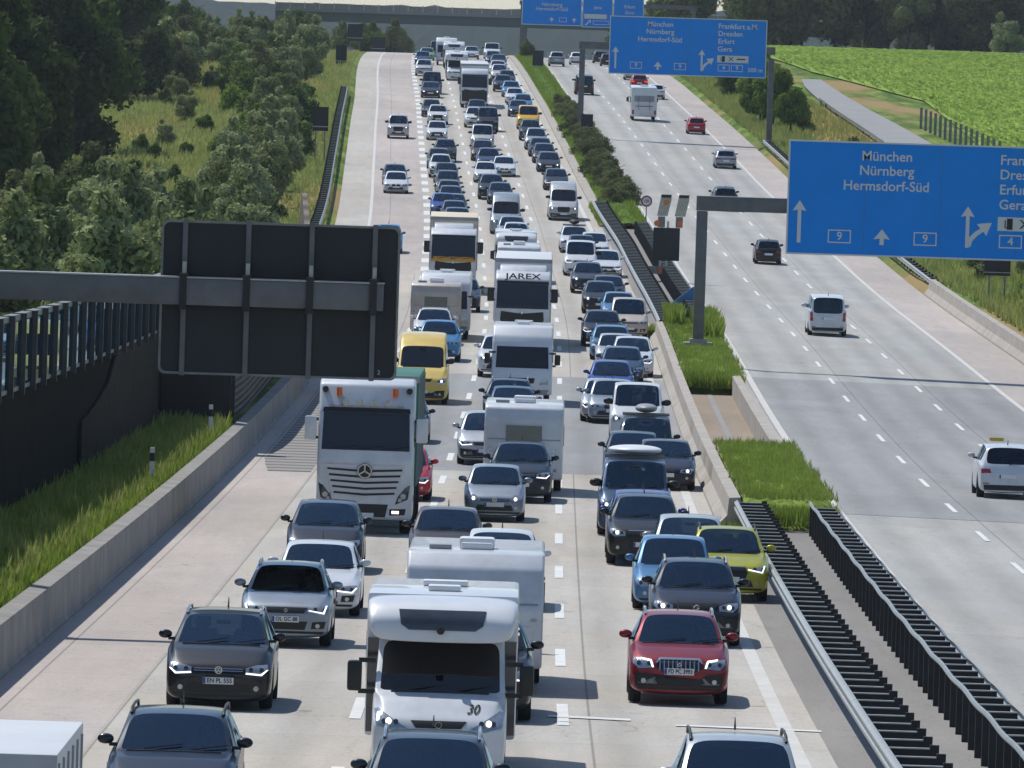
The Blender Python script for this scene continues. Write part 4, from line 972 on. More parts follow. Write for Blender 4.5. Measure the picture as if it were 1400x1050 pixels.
    for i in range(len(ys)-1):
        ya, yb = ys[i], ys[i+1]; ym = (ya+yb)/2
        for side in (0, 1):
            A, B = idx[i][side], idx[i+1][side]
            for k in range(n-1):
                m_ = 0
                if k <= 1 or (s.get('clad') and k == 2 and (arch(ym) > 0 or ym < .5 or ym > L-.5)): m_ = 4
                if k in (7, 8) and ya >= yc-.001 and yb <= yw+.001: m_ = 1
                if k in (7, 8) and ya >= yr-.001 and yb <= yg+.001 and not van: m_ = 3
                if k == 5 and ya >= yc-.001 and yb <= (yr if not van else yB-.04)+.001:
                    m_ = 2
                    if yB-.06 < ym < yB+.06: m_ = 4
                    if ym > yC-.06 and s.get('thickC', 1) and ym < yC+.06: m_ = 0
                    if ya < yc+.15 and yb <= yc+.2: m_ = 0
                fs.append((A[k],A[k+1],B[k+1],B[k])); mi.append(m_)
    for (row, rowm) in (idx[0], idx[-1]):
        for k in range(0, n-1):
            m_ = 0 if k >= 2 else 4
            if s.get('clad') and k == 2: m_ = 4
            f = [row[k],row[k+1],rowm[k+1],rowm[k]]; g = []
            for q in f:
                if q not in g: g.append(q)
            fs.append(tuple(g)); mi.append(m_)
    mb.v = [Vector(v) for v in vs]; mb.f = fs; mb.mi = mi
    rg = []
    for _ in ys: rg += list(range(10))+list(range(1, 9))
    ev = sub_eval(mb, [PH, M['glass'], M['side_glass'], M['side_glass'], M['trim']], rings_=rg)
    bm = bmesh.new(); bm.from_mesh(ev); bmesh.ops.recalc_face_normals(bm, faces=bm.faces); bv = BVHTree.FromBMesh(bm); bm.to_mesh(ev); bm.free()
    parts = split(ev, {(0,4):'body', 1:'windscreen', 2:'side_window', 3:'rear_window'}, {(0,4):[PH, M['trim']], 1:[M[s.get('glass','glass')]], 2:[M['side_glass']], 3:[M['side_glass']]})
    return parts, bv, dict(yc=yc-L/2, yw=yw-L/2, axf=axf-L/2, axr=axr-L/2, Rw=Rw, hw=hw, L=L, wr=wr0, yr=yr-L/2)
def decal(bv, poly, mats, name, off=.012, side=1, cell=.07, th=.02, fallback=None):
    """panel given as a polygon in front view (x,z), fitted on the body surface; side=1 front, -1 rear"""
    bm = bmesh.new(); vs = [bm.verts.new((x, 0, z)) for x, z in poly]; f = bm.faces.new(vs); bmesh.ops.triangulate(bm, faces=[f])
    for _ in range(5):
        le = [e for e in bm.edges if e.calc_length() > cell]
        if not le: break
        bmesh.ops.subdivide_edges(bm, edges=le, cuts=1); bmesh.ops.triangulate(bm, faces=bm.faces[:])
    last = fallback if fallback is not None else -2.2*side
    hits = []
    for v in bm.verts:
        h = bv.ray_cast(Vector((v.co.x, -20*side, v.co.z)), Vector((0, side, 0)))
        hits.append((v, h[0].y if h[0] is not None else None))
    ok = [y for _, y in hits if y is not None]
    dft = (max(ok) if side == 1 else min(ok)) if ok else last
    for v, y in hits: v.co.y = (y if y is not None else dft)-off*side
    r = bmesh.ops.extrude_face_region(bm, geom=bm.faces[:]); 
    for g in r['geom']:
        if isinstance(g, bmesh.types.BMVert): g.co.y -= th*side*.0+(-.008*side)
    bmesh.ops.recalc_face_normals(bm, faces=bm.faces)
    for f in bm.faces: f.smooth = False
    me = bpy.data.meshes.new(name); bm.to_mesh(me); bm.free()
    for q in (mats if isinstance(mats, list) else [mats]): me.materials.append(q)
    return me
def mir(poly): return [(-x, z) for x, z in poly][::-1]
def wheel_meshes(R_, w_=.22):
    mb = MB(); n = 28; prof = [(-w_/2,R_*.66),(-w_/2,R_*.93),(-w_*.36,R_),(w_*.36,R_),(w_/2,R_*.93),(w_/2,R_*.66)]; vs = []
    for k in range(n):
        a = 2*math.pi*k/n
        for (x, r) in prof: vs.append((x, math.cos(a)*r, math.sin(a)*r))
    m_ = len(prof); fs = []
    for k in range(n):
        for j in range(m_): fs.append((k*m_+j, k*m_+(j+1)%m_, ((k+1)%n)*m_+(j+1)%m_, ((k+1)%n)*m_+j))
    mb.add(vs, fs); ty = mb.mesh('wheel', M['tyre'], 40)
    mb = MB(); r = R_*.66
    mb.prism([(math.cos(k*math.pi/12)*r, math.sin(k*math.pi/12)*r) for k in range(24)], -w_*.38, w_*.30, 'x')
    for k in range(5):
        a = k*2*math.pi/5; b = a+.35; mb.prism([(math.cos(a)*.05,math.sin(a)*.05),(math.cos(a-.12)*r*.97,math.sin(a-.12)*r*.97),(math.cos(a+.22)*r*.97,math.sin(a+.22)*r*.97),(math.cos(b)*.07,math.sin(b)*.07)], w_*.30, w_*.40, 'x')
    rm = mb.mesh('rim', M['rim']); return ty, rm
_wh = {}
def wheels(pr, info, w_=.22, track=None, lod=False):
    k = round(info['Rw'], 3)
    if k not in _wh: _wh[k] = wheel_meshes(info['Rw'], w_)
    ty, rm = _wh[k]; tr = track or info['hw']-.13
    for ya in (info['axf'], info['axr']):
        for sx in (-1, 1):
            mt_ = Matrix.Translation((sx*tr, ya, info['Rw'])) @ (Matrix.Rotation(math.pi, 4, 'Z') if sx < 0 else Matrix.Identity(4))
            i = pr.add('wheel', ty, mt_); pr.add('rim', rm, None, i)
def mirrors(pr, info, z, y, size=1.0, dark=False, out=.055):
    for sx in (-1, 1):
        mb = MB(); mb.box(-.115*size, .115*size, -.05*size, .055*size, -.075*size, .075*size)
        me = sub_eval(mb, [PH], 2, False); 
        for p in me.polygons: p.use_smooth = True
        me.transform(Matrix.Diagonal((1.2,1.4,1.2,1)))
        i = pr.add('mirror', me, Matrix.Translation((sx*(info['hw']+out), y, z)), None, not dark)
        if dark: me.materials.clear(); me.materials.append(M['black'])
        mb = MB(); mb.box(-.07,.07,-.03,.03,-.03,.02,.01); pr.add('mirror_arm', mb.mesh('mirror_arm', M['trim']), Matrix.Translation((-sx*.12, .0, -.07)), i)
def plate(pr, y, z, s, side=1, pitch=0):
    rot = Matrix.Identity(4) if side == 1 else Matrix.Rotation(math.pi, 4, 'Z')
    mb = MB(); mb.box(-.26,.26,-.012,0,-.057,.057); i = pr.add('number_plate', mb.mesh('number_plate', M['plate']), Matrix.Translation((0,y,z)) @ rot)
    mb = MB(); mb.box(-.257,-.215,-.018,-.0125,-.052,.052); pr.add('plate_band', mb.mesh('plate_band', M['plate_blue']), None, i)
    if s:
        me = textmesh(s, .108, 'CENTER', .002); me.materials.clear(); me.materials.append(M['ink'])
        wd = max(v.co.x for v in me.vertices)-min(v.co.x for v in me.vertices)
        pr.add('plate_lettering', me, Matrix.Translation((.022,-.018,0)) @ RXF @ Matrix.Diagonal((min(1.1,.42/wd),1,1,1)), i)
def circle(cx, cz, r, n=16, sx=1): return [(cx+math.cos(2*math.pi*k/n)*r*sx, cz+math.sin(2*math.pi*k/n)*r) for k in range(n)]
def emblem(pr, y, z, kind, r=.07):
    mb = MB(); n = 20
    vs = []; fs = []
    for k in range(n):
        a = 2*math.pi*k/n
        for rr in (r, r*.82): vs += [(math.cos(a)*rr, -.02, math.sin(a)*rr), (math.cos(a)*rr, 0, math.sin(a)*rr)]
    for k in range(n):
        a, b = k*4, ((k+1)%n)*4; fs += [(a,b,b+2,a+2),(a,a+1,b+1,b),(a+2,b+2,b+3,a+3)]
    if kind in ('vw','star','ring'): mb.add(vs, fs)
    def bar(x0,z0,x1,z1,w_=.012):
        d = Vector((x1-x0,0,z1-z0)).normalized(); nn = Vector((-d.z,0,d.x))*w_*r/.07/2
        mb.add([Vector((x0,-.016,z0))-nn,Vector((x1,-.016,z1))-nn,Vector((x1,-.016,z1))+nn,Vector((x0,-.016,z0))+nn],[(0,1,2,3)])
    if kind == 'vw':
        k = r*.8; bar(-k*.45,k*.85,-k*.05,k*.1); bar(k*.45,k*.85,k*.05,k*.1); bar(-k*.9,k*.35,-k*.4,-k*.8); bar(-k*.4,-k*.8,0,0); bar(0,0,k*.4,-k*.8); bar(k*.4,-k*.8,k*.9,k*.35)
    elif kind == 'star':
        for a in (90,210,330): bar(0,0,math.cos(math.radians(a))*r*.85,math.sin(math.radians(a))*r*.85,.014)
    elif kind == 's':
        k = r; mb.prism([(-k,-k*.2),(-k*.1,-k*.9),(k*.95,-k*.15),(k*.2,k*.1),(k*.5,-.15*k),(-k*.1,-k*.55)], -.02, 0); mb.prism([(k,k*.2),(k*.1,k*.9),(-k*.95,k*.15),(-k*.2,-k*.1),(-k*.5,.15*k),(k*.1,k*.55)], -.02, 0)
    elif kind == 'rings':
        for cx in (-1.2,-.4,.4,1.2): mb.add([(v[0]*.62+cx*r*.78, v[1], v[2]*.62) for v in vs], fs)
    elif kind == 'lion': mb.prism([(-r*.5,-r),(r*.4,-r*.8),(r*.5,r*.3),(0,r),(-r*.5,r*.4)], -.02, 0)
    pr.add('emblem', mb.mesh('emblem', M['chrome']), Matrix.Translation((0, y, z)))
def ray_y(bv, x, z, side=1):
    h = bv.ray_cast(Vector((x, -20*side, z)), Vector((0, side, 0))); return h[0].y if h[0] is not None else None
SPEC = {
 'hatch': dict(L=4.2,W=1.78,H=1.47,hf=.74,hc=.97,yc=1.12,yw=1.92,yr=3.6,yg=4.02,zr=1.38,zg=.98,zt=.86),
 'small': dict(L=3.95,W=1.66,H=1.46,hf=.74,hc=.97,yc=1.0,yw=1.75,yr=3.4,yg=3.78,zr=1.38,zg=.98,zt=.86),
 'sedan': dict(L=4.75,W=1.83,H=1.44,hf=.72,hc=.96,yc=1.32,yw=2.12,yr=3.45,yg=4.12,zr=1.36,zg=1.02,zt=.96),
 'estate': dict(L=4.8,W=1.83,H=1.47,hf=.72,hc=.96,yc=1.3,yw=2.1,yr=4.35,yg=4.68,zr=1.38,zg=.99,zt=.88),
 'suv': dict(L=4.5,W=1.84,H=1.66,hf=.93,hc=1.13,yc=1.12,yw=1.85,yr=3.95,yg=4.32,zr=1.57,zg=1.12,zt=1.0,clr=.26,R=.36,clad=1,wr=.70),
 'mpv': dict(L=4.5,W=1.83,H=1.64,hf=.83,hc=1.08,yc=1.0,yw=1.9,yr=4.05,yg=4.38,zr=1.55,zg=1.05,zt=.92,wr=.72),
 'cross': dict(L=4.2,W=1.78,H=1.56,hf=.87,hc=1.05,yc=1.08,yw=1.82,yr=3.65,yg=4.03,zr=1.48,zg=1.05,zt=.94,clr=.25,R=.35,clad=1,wr=.70),
 'caddy': dict(L=4.5,W=1.80,H=1.84,hf=.88,hc=1.12,yc=.95,yw=1.7,yr=4.3,yg=4.44,zr=1.76,zg=1.1,zt=1.0,wr=.78,sq=.03),
 'bus': dict(L=4.95,W=1.92,H=1.97,hf=1.0,hc=1.24,yc=.78,yw=1.45,yr=4.78,yg=4.9,zr=1.88,zg=1.2,zt=1.1,wr=.80,sq=.05,R=.35),
 'van': dict(L=5.9,W=2.05,H=2.52,hf=1.02,hc=1.33,yc=.78,yw=1.5,zw=2.06,yh=2.35,yr=5.7,yg=5.85,zr=2.45,zg=1.3,zt=1.2,wr=.82,sq=.06,R=.36,panel=1,glass='glass_dark',B=.22),
 'jeep': dict(L=4.6,W=1.87,H=1.84,hf=1.05,hc=1.18,yc=1.2,yw=1.75,yr=4.35,yg=4.5,zr=1.78,zg=1.15,zt=1.05,clr=.28,R=.38,wr=.78,sq=.06,clad=1),
}
def decorate_front(pr, bv, info, st, sp):
    hw, hf, hc = info['hw'], sp['hf'], sp['hc']; LD = M['lamp_dark']; yoff = None
    def add(nm, poly, mm, off=.012, parent=None, cell=.07): return pr.add(nm, decal(bv, poly, mm, nm, off, 1, cell), None, parent)
    z = hf-.10
    st = dict(st)
    kind = st.get('head', 'std')
    if kind == 'std': hp = [(hw*.50,z-.11),(hw*.80,z-.13),(hw*.92,z-.03),(hw*.90,z+.055),(hw*.70,z+.045),(hw*.50,z-.01)]
    elif kind == 'slim': hp = [(hw*.46,z-.085),(hw*.82,z-.115),(hw*.93,z+.0),(hw*.90,z+.05),(hw*.50,z+.01)]
    elif kind == 'round': hp = circle(hw*.68, z-.02, .105, 14)
    elif kind == 'tall': hp = [(hw*.60,z-.20),(hw*.86,z-.18),(hw*.93,z+.04),(hw*.80,z+.05),(hw*.60,z-.06)]
    elif kind == 'big': hp = [(hw*.42,z-.13),(hw*.60,z-.17),(hw*.92,z-.07),(hw*.955,z+.15),(hw*.89,z+.17),(hw*.62,z-.01)]
    elif kind == 'tri': hp = [(hw*.48,z-.05),(hw*.84,z-.11),(hw*.90,z+.05),(hw*.84,z+.05)]
    for sx in (1, -1):
        P_ = hp if sx > 0 else mir(hp); i = add('headlight', P_, M['lamp'] if kind != 'dark' else LD)
        cx = sum(p[0] for p in hp)/len(hp); cz = sum(p[1] for p in hp)/len(hp)
        if st.get('proj', 1) and kind != 'round':
            for k, ox in enumerate((-.11, .07)):
                add('projector', circle(sx*(cx+ox), cz-.005, .038, 10), M['lamp_dark'], .022, i, .1)
        lit = st.get('lit')
        if lit == 'drl':
            b = [hp[0], hp[1], hp[2]]; w_ = .028; dp = [hp[0],hp[1],hp[2],(hp[2][0]-.03,hp[2][1]+.0),(hp[1][0]-.02,hp[1][1]+w_),(hp[0][0]+.01,hp[0][1]+w_)]
            add('running_light', dp if sx > 0 else mir(dp), M['drl'], .026, i)
        elif lit == 'beam': add('running_light', circle(sx*cx, cz, .045, 10), M['headlit'], .026, i, .1)
        elif lit == 'tri':
            a, b, c, d_ = hp; t_ = .03
            for q in ([a,b,(b[0]-.01,b[1]+t_),(a[0]+.03,a[1]+.012)], [b,c,(c[0]-t_,c[1]-.0),(b[0]-t_,b[1]+.02)]): add('running_light', q if sx > 0 else mir(q), M['drl'], .026, i)
        elif lit == 'hook':
            for q in ([(hw*.50,z-.10),(hw*.54,z-.10),(hw*.58,z-.0),(hw*.76,z+.035),(hw*.76,z+.06),(hw*.55,z+.03)],): add('running_light', q if sx > 0 else mir(q), M['drl'], .026, i)
    g = st.get('grille', 'bar')
    if g == 'bar':
        gi = add('grille', [(-hw*.45,z-.085),(hw*.45,z-.085),(hw*.48,z-.01),(-hw*.48,z-.01)], M['black'])
        for k in (.022,.058): add('grille_bar', [(-hw*.45,z-.09+k),(hw*.45,z-.09+k),(hw*.45,z-.078+k),(-hw*.45,z-.078+k)], M['chrome'], .024, gi, .12)
    elif g == 'hex':
        P_ = [(-.36,z-.34),(.36,z-.34),(.44,z-.10),(.38,z+.01),(-.38,z+.01),(-.44,z-.10)]; gi = add('grille', P_, M['black'])
        e = st.get('gframe', 'chrome')
        add('grille_bar', [(-.40,z+.012),(.40,z+.012),(.38,z+.035),(-.38,z+.035)], M[e], .02, gi, .12)
        for k in range(4): add('grille_bar', [(-.37,z-.28+k*.07),(.37,z-.28+k*.07),(.37,z-.270+k*.07),(-.37,z-.270+k*.07)], M['dark_steel'], .022, gi, .12)
    elif g == 'teeth':
        P_ = [(-.30,z-.17),(.30,z-.17),(.40,z-.12),(.40,z-.02),(.32,z+.04),(-.32,z+.04),(-.40,z-.02),(-.40,z-.12)]; gi = add('grille', P_, M['black'])
        for k in range(10):
            x = -.34+k*.0755
            if abs(x) > .03: add('grille_bar', [(x-.009,z-.15),(x+.009,z-.15),(x+.009,z+.02),(x-.009,z+.02)], M['chrome'], .03, gi, .12)
        add('grille_frame', [(-.42,z-.02),(-.40,z-.03),(-.33,z+.035),(.33,z+.035),(.40,z-.03),(.42,z-.02),(.35,z+.07),(-.35,z+.07)], M['chrome'], .028, gi)
    elif g == 'small':
        gi = add('grille', [(-.34,z-.10),(.34,z-.10),(.42,z+.01),(-.42,z+.01)], M['black'])
    elif g == 'kidney':
        gi = None
        for sx in (1,-1):
            P_ = [(sx*.03,z-.14),(sx*.25,z-.13),(sx*.30,z-.05),(sx*.27,z+.02),(sx*.04,z+.02)]; gi = add('grille', P_ if sx > 0 else P_[::-1], M['black'])
    # lower intake and bumper
    zi = sp.get('clr',.2)+.10
    if st.get('lower', 'wide') == 'wide': add('intake', [(-hw*.62,zi),(hw*.62,zi),(hw*.55,zi+.15),(-hw*.55,zi+.15)], M['black'])
    elif st['lower'] == 'clad':
        add('intake', [(-hw*.86,zi-.02),(hw*.86,zi-.02),(hw*.88,zi+.22),(hw*.55,zi+.20),(hw*.40,zi+.12),(-hw*.40,zi+.12),(-hw*.55,zi+.20),(-hw*.88,zi+.22)], M['trim'])
        for sx in (1,-1):
            q = [(hw*.42,zi+.03),(hw*.80,zi+.03),(hw*.80,zi+.045),(hw*.62,zi+.045),(hw*.50,zi+.14),(hw*.46,zi+.14),(hw*.52,zi+.045)]
            add('bumper_trim', q if sx > 0 else mir(q), M['steel_dull'], .022)
    elif st['lower'] == 'three':
        add('intake', [(-hw*.42,zi),(hw*.42,zi),(hw*.48,zi+.16),(-hw*.48,zi+.16)], M['black'])
        for sx in (1,-1):
            q = [(hw*.56,zi+.02),(hw*.84,zi+.03),(hw*.88,zi+.17),(hw*.58,zi+.15)]; add('intake', q if sx > 0 else mir(q), M['black'])
    add('bumper_lip', [(-hw*.8,zi-.075),(hw*.8,zi-.075),(hw*.84,zi-.03),(-hw*.84,zi-.03)], M['trim'])
    if st.get('fog', 1):
        for sx in (1,-1): add('fog_lamp', circle(sx*hw*.70, zi+.08, .045, 10), M['lamp'], .024, None, .1)
    pz = st.get('pz', zi+.16); yp = ray_y(bv, 0, pz); yp = (yp if yp is not None else -info['L']/2)-.028
    plate(pr, yp, pz, st.get('plate', ''))
    if st.get('emblem'):
        ez = z-.05 if g != 'hex' else z-.06; ye = ray_y(bv, 0, ez); emblem(pr, (ye if ye is not None else -info['L']/2)-.03, ez, st['emblem'], st.get('er', .065))
    # seams: bonnet shut line, wiper cowl
    yv = info['yc']
    mb = MB(); mb.box(-hw*.72, hw*.72, yv-.07, yv-.015, hc-.028, hc+.004, .004); pr.add('wiper_cowl', mb.mesh('wiper_cowl', M['black']))
    for sx in (-.45, .25):
        mb = MB(); dy = (info['yw']-yv)*.06; mb.tube([(sx*hw, yv-.01, hc+.02), (sx*hw+.52, yv+.10, hc+.09)], .009, 5); pr.add('wiper', mb.mesh('wiper', M['black']))
def decorate_rear(pr, bv, info, st, sp):
    hw = info['hw']; z = sp['zt']-.02
    def add(nm, poly, mm, off=.012, parent=None): return pr.add(nm, decal(bv, poly, mm, nm, off, -1), None, parent)
    if st.get('tail', 'std') == 'std': tp = [(hw*.55,z-.12),(hw*.88,z-.14),(hw*.90,z+.0),(hw*.60,z-.0)]
    elif st['tail'] == 'tall': tp = [(hw*.74,z-.35),(hw*.90,z-.35),(hw*.90,z+.08),(hw*.78,z+.08)]
    else: tp = [(hw*.40,z-.10),(hw*.88,z-.12),(hw*.90,z-.02),(hw*.42,z-.04)]
    for sx in (1, -1): add('tail_light', tp if sx > 0 else mir(tp), M['red_lit' if st.get('brake') else 'red_lamp'])
    zi = sp.get('clr',.2)+.1
    add('rear_bumper', [(-hw*.78,zi-.04),(hw*.78,zi-.04),(hw*.80,zi+.12),(-hw*.80,zi+.12)], M['trim'])
    for sx in (1,-1): add('reflector', [(sx*hw*.62,zi+.15),(sx*hw*.82,zi+.15),(sx*hw*.82,zi+.18),(sx*hw*.62,zi+.18)][::sx], M['red_lamp'])
    pz = st.get('pz', z-.22); yp = ray_y(bv, 0, pz, -1); plate(pr, (yp if yp is not None else info['L']/2)+.028, pz, st.get('plate',''), -1)
    mb = MB(); mb.tube([(-.02, info['L']/2-.10, z+.13), (-.3, info['L']/2-.14, z+.2)], .01, 5); pr.add('wiper', mb.mesh('wiper', M['black']))
def cabin(pr, info, sp):
    hw = info['hw']; hc = sp['hc']; y0 = info['yc']; H = sp['H']; hi = .25 if H > 1.75 else 0
    mb = MB(); mb.box(-hw*.84, hw*.84, y0+.02, y0+.62, hc-.30, hc-.05, .03); mb.box(-hw*.80,-hw*.80+.62,y0+.1,y0+.6,hc-.05,hc-.0,.03); mb.box(-hw*.86, hw*.86, y0+.3, info['yr'], .28, .36); pr.add('dashboard', mb.mesh('dashboard', M['interior']))
    ys = y0+1.15; zs = hc-.42
    for k, yy in enumerate((ys, ys+.95)):
        if yy > info['yr']-.2: continue
        for sx in (-1, 1):
            x = sx*hw*.43; mb = MB(); mb.box(x-.25,x+.25,yy-.42,yy+.1,zs-.22,zs-.05,.04)
            mb.prism([(yy+.02,zs-.1),(yy+.14,zs-.1),(yy+.32,hc+.12+hi),(yy+.22,hc+.14+hi)], x-.23, x+.23, 'x'); mb.box(x-.12,x+.12,yy+.22,yy+.32,hc+.16+hi,hc+.34+hi,.04)
            pr.add('seat', mb.mesh('seat', M['seat'], 40))
    mb = MB(); x = -hw*.43 if False else hw*.43; c = Vector((x, y0+.62, hc+.0)); pts = []
    for k in range(17):
        a = 2*math.pi*k/16; pts.append(c+Vector((math.cos(a)*.185, math.sin(a)*.185*.42, math.sin(a)*.185*.9)))
    mb.tube(pts, .016, 6, False); mb.tube([c, c+Vector((0,-.25,-.1))], .03, 6); pr.add('steering_wheel', mb.mesh('steering_wheel', M['black']))
    mb = MB(); mb.box(-.12,.12,info['yw']-.16,info['yw']-.12,H-.22 if not sp.get('panel') else 1.95,H-.15 if not sp.get('panel') else 2.02,.01); pr.add('inner_mirror', mb.mesh('inner_mirror', M['black']))
def make_car(kind, style=None, front=True, over=None, rails=None, roofbox=None, people=True):
    sp = dict(SPEC[kind]); sp.update(over or {}); st = style or {}
    pr = Proto(); parts, bv, info = carbody(sp); pr.L, pr.H, pr.W = sp['L'], sp['H'], sp['W']; pr.info = info; pr.sp = sp
    for nm, me in parts.items(): pr.add(nm.split('#')[0], me, None, None, nm == 'body')
    cabin(pr, info, sp)
    if front: decorate_front(pr, bv, info, st, sp)
    else: decorate_rear(pr, bv, info, st, sp)
    wheels(pr, info); big = kind in ('van',)
    mirrors(pr, info, sp['hc']+(.12 if not big else .22), info['yc']+.30, 1.0 if kind not in ('bus','van','jeep') else 1.45, st.get('darkmirror', kind in ('van','jeep','bus')))
    if rails:
        for sx in (-1,1):
            mb = MB(); x = sx*(info['wr']*.93); y0, y1 = info['yw']+.12, info['yr']-.05; zt_ = sp['H']
            mb.tube([(x,y0,zt_-.06),(x,y0+.15,zt_+.01),(x,(y0+y1)/2,zt_+.03),(x,y1-.15,zt_),(x,y1,zt_-.09)], .022, 8); pr.add('roof_rail', mb.mesh('roof_rail', M[rails], 60))
    mb = MB(); mb.tube([(0,info['yr']-.25,sp['H']-.02),(0,info['yr']-.12,sp['H']+.14)], [.018,.006], 6); pr.add('antenna', mb.mesh('antenna', M['black']))
    if roofbox:
        wd, ln, hh, mm = roofbox; yc_ = (info['yw']+info['yr'])/2-.1
        mb = MB(); mb.box(-wd/2,wd/2,yc_-ln/2,yc_+ln/2,sp['H']+.1,sp['H']+.1+hh); me = sub_eval(mb, [M[mm]], 3, False)
        me.transform(Matrix.Translation((0,yc_,sp['H']+.1+hh/2)) @ Matrix.Diagonal((1.25,1.18,1.35,1)) @ Matrix.Translation((0,-yc_,-sp['H']-.1-hh/2)))
        for p in me.polygons: p.use_smooth = True
        pr.add('roof_box', me)
        for yb in (-.5,.5):
            mb = MB(); mb.box(-info['wr']*1.0,info['wr']*1.0,yc_+yb-.04,yc_+yb+.04,sp['H']+.0,sp['H']+.06); pr.add('roof_bar', mb.mesh('roof_bar', M['steel_dull']))
    return pr
# ------------------------------------------------------------ big vehicles
def pbevel(poly, x0, x1, bev, seg=3):
    """side profile (y,z) extruded across x0..x1 with rounded edges"""
    bm = bmesh.new(); n = len(poly); a = [bm.verts.new((x0,y,z)) for y,z in poly]; b = [bm.verts.new((x1,y,z)) for y,z in poly]
    bm.faces.new(a[::-1]); bm.faces.new(b)
    for i in range(n): bm.faces.new((a[i],a[(i+1)%n],b[(i+1)%n],b[i]))
    bmesh.ops.recalc_face_normals(bm, faces=bm.faces)
    bmesh.ops.bevel(bm, geom=bm.edges[:], offset=bev, segments=seg, profile=.5, affect='EDGES', clamp_overlap=True)
    bmesh.ops.recalc_face_normals(bm, faces=bm.faces); bv = BVHTree.FromBMesh(bm)
    return bm, bv
def bm2mesh(bm, name, mats, smooth=40):
    me = bpy.data.meshes.new(name); bm.to_mesh(me); bm.free()
    for q in (mats if isinstance(mats,list) else [mats]): me.materials.append(q)
    me.polygons.foreach_set('use_smooth', [True]*len(me.polygons)); me.set_sharp_from_angle(angle=math.radians(smooth)); return me
M['truck_box'] = mat('truck_box_white', 'C9CCCE', .5, noise=.06, nscale=.8)
M['tarp_green'] = mat('green_tarpaulin', '2F6B5C', .6, noise=.15, nscale=1)
M['tarp_cream'] = mat('cream_tarpaulin', 'D3C2AA', .6, noise=.06, nscale=.6)
M['band_yellow'] = mat('yellow_band', 'C8902A', .5)
M['body_white'] = paint('motorhome_white', 'D2D5D8', .1, .05)
M['grey_plastic'] = mat('grey_plastic', '8E9297', .5, noise=.1)
M['window_tint'] = mat('tinted_window', '3A3E44', .12, 0, .8, noise=.2)
def big_mirrors(pr, x, y, z, paint_=None, h=.62, w_=.3):
    for sx in (-1,1):
        mb = MB(); mb.box(-w_/2,w_/2,-.10,.10,-h/2,h/2,.05); i = pr.add('mirror', mb.mesh('mirror', M['black'] if not paint_ else PH, 50), Matrix.Translation((sx*x,y,z)), None, bool(paint_))
        mb = MB(); mb.box(-.13,.13,-.03,.03,.20,.27); mb.box(-.13,.13,-.03,.03,-.27,-.20); pr.add('mirror_arm', mb.mesh('mirror_arm', M['black']), Matrix.Translation((-sx*(w_/2+.08),0.03,0)), i)
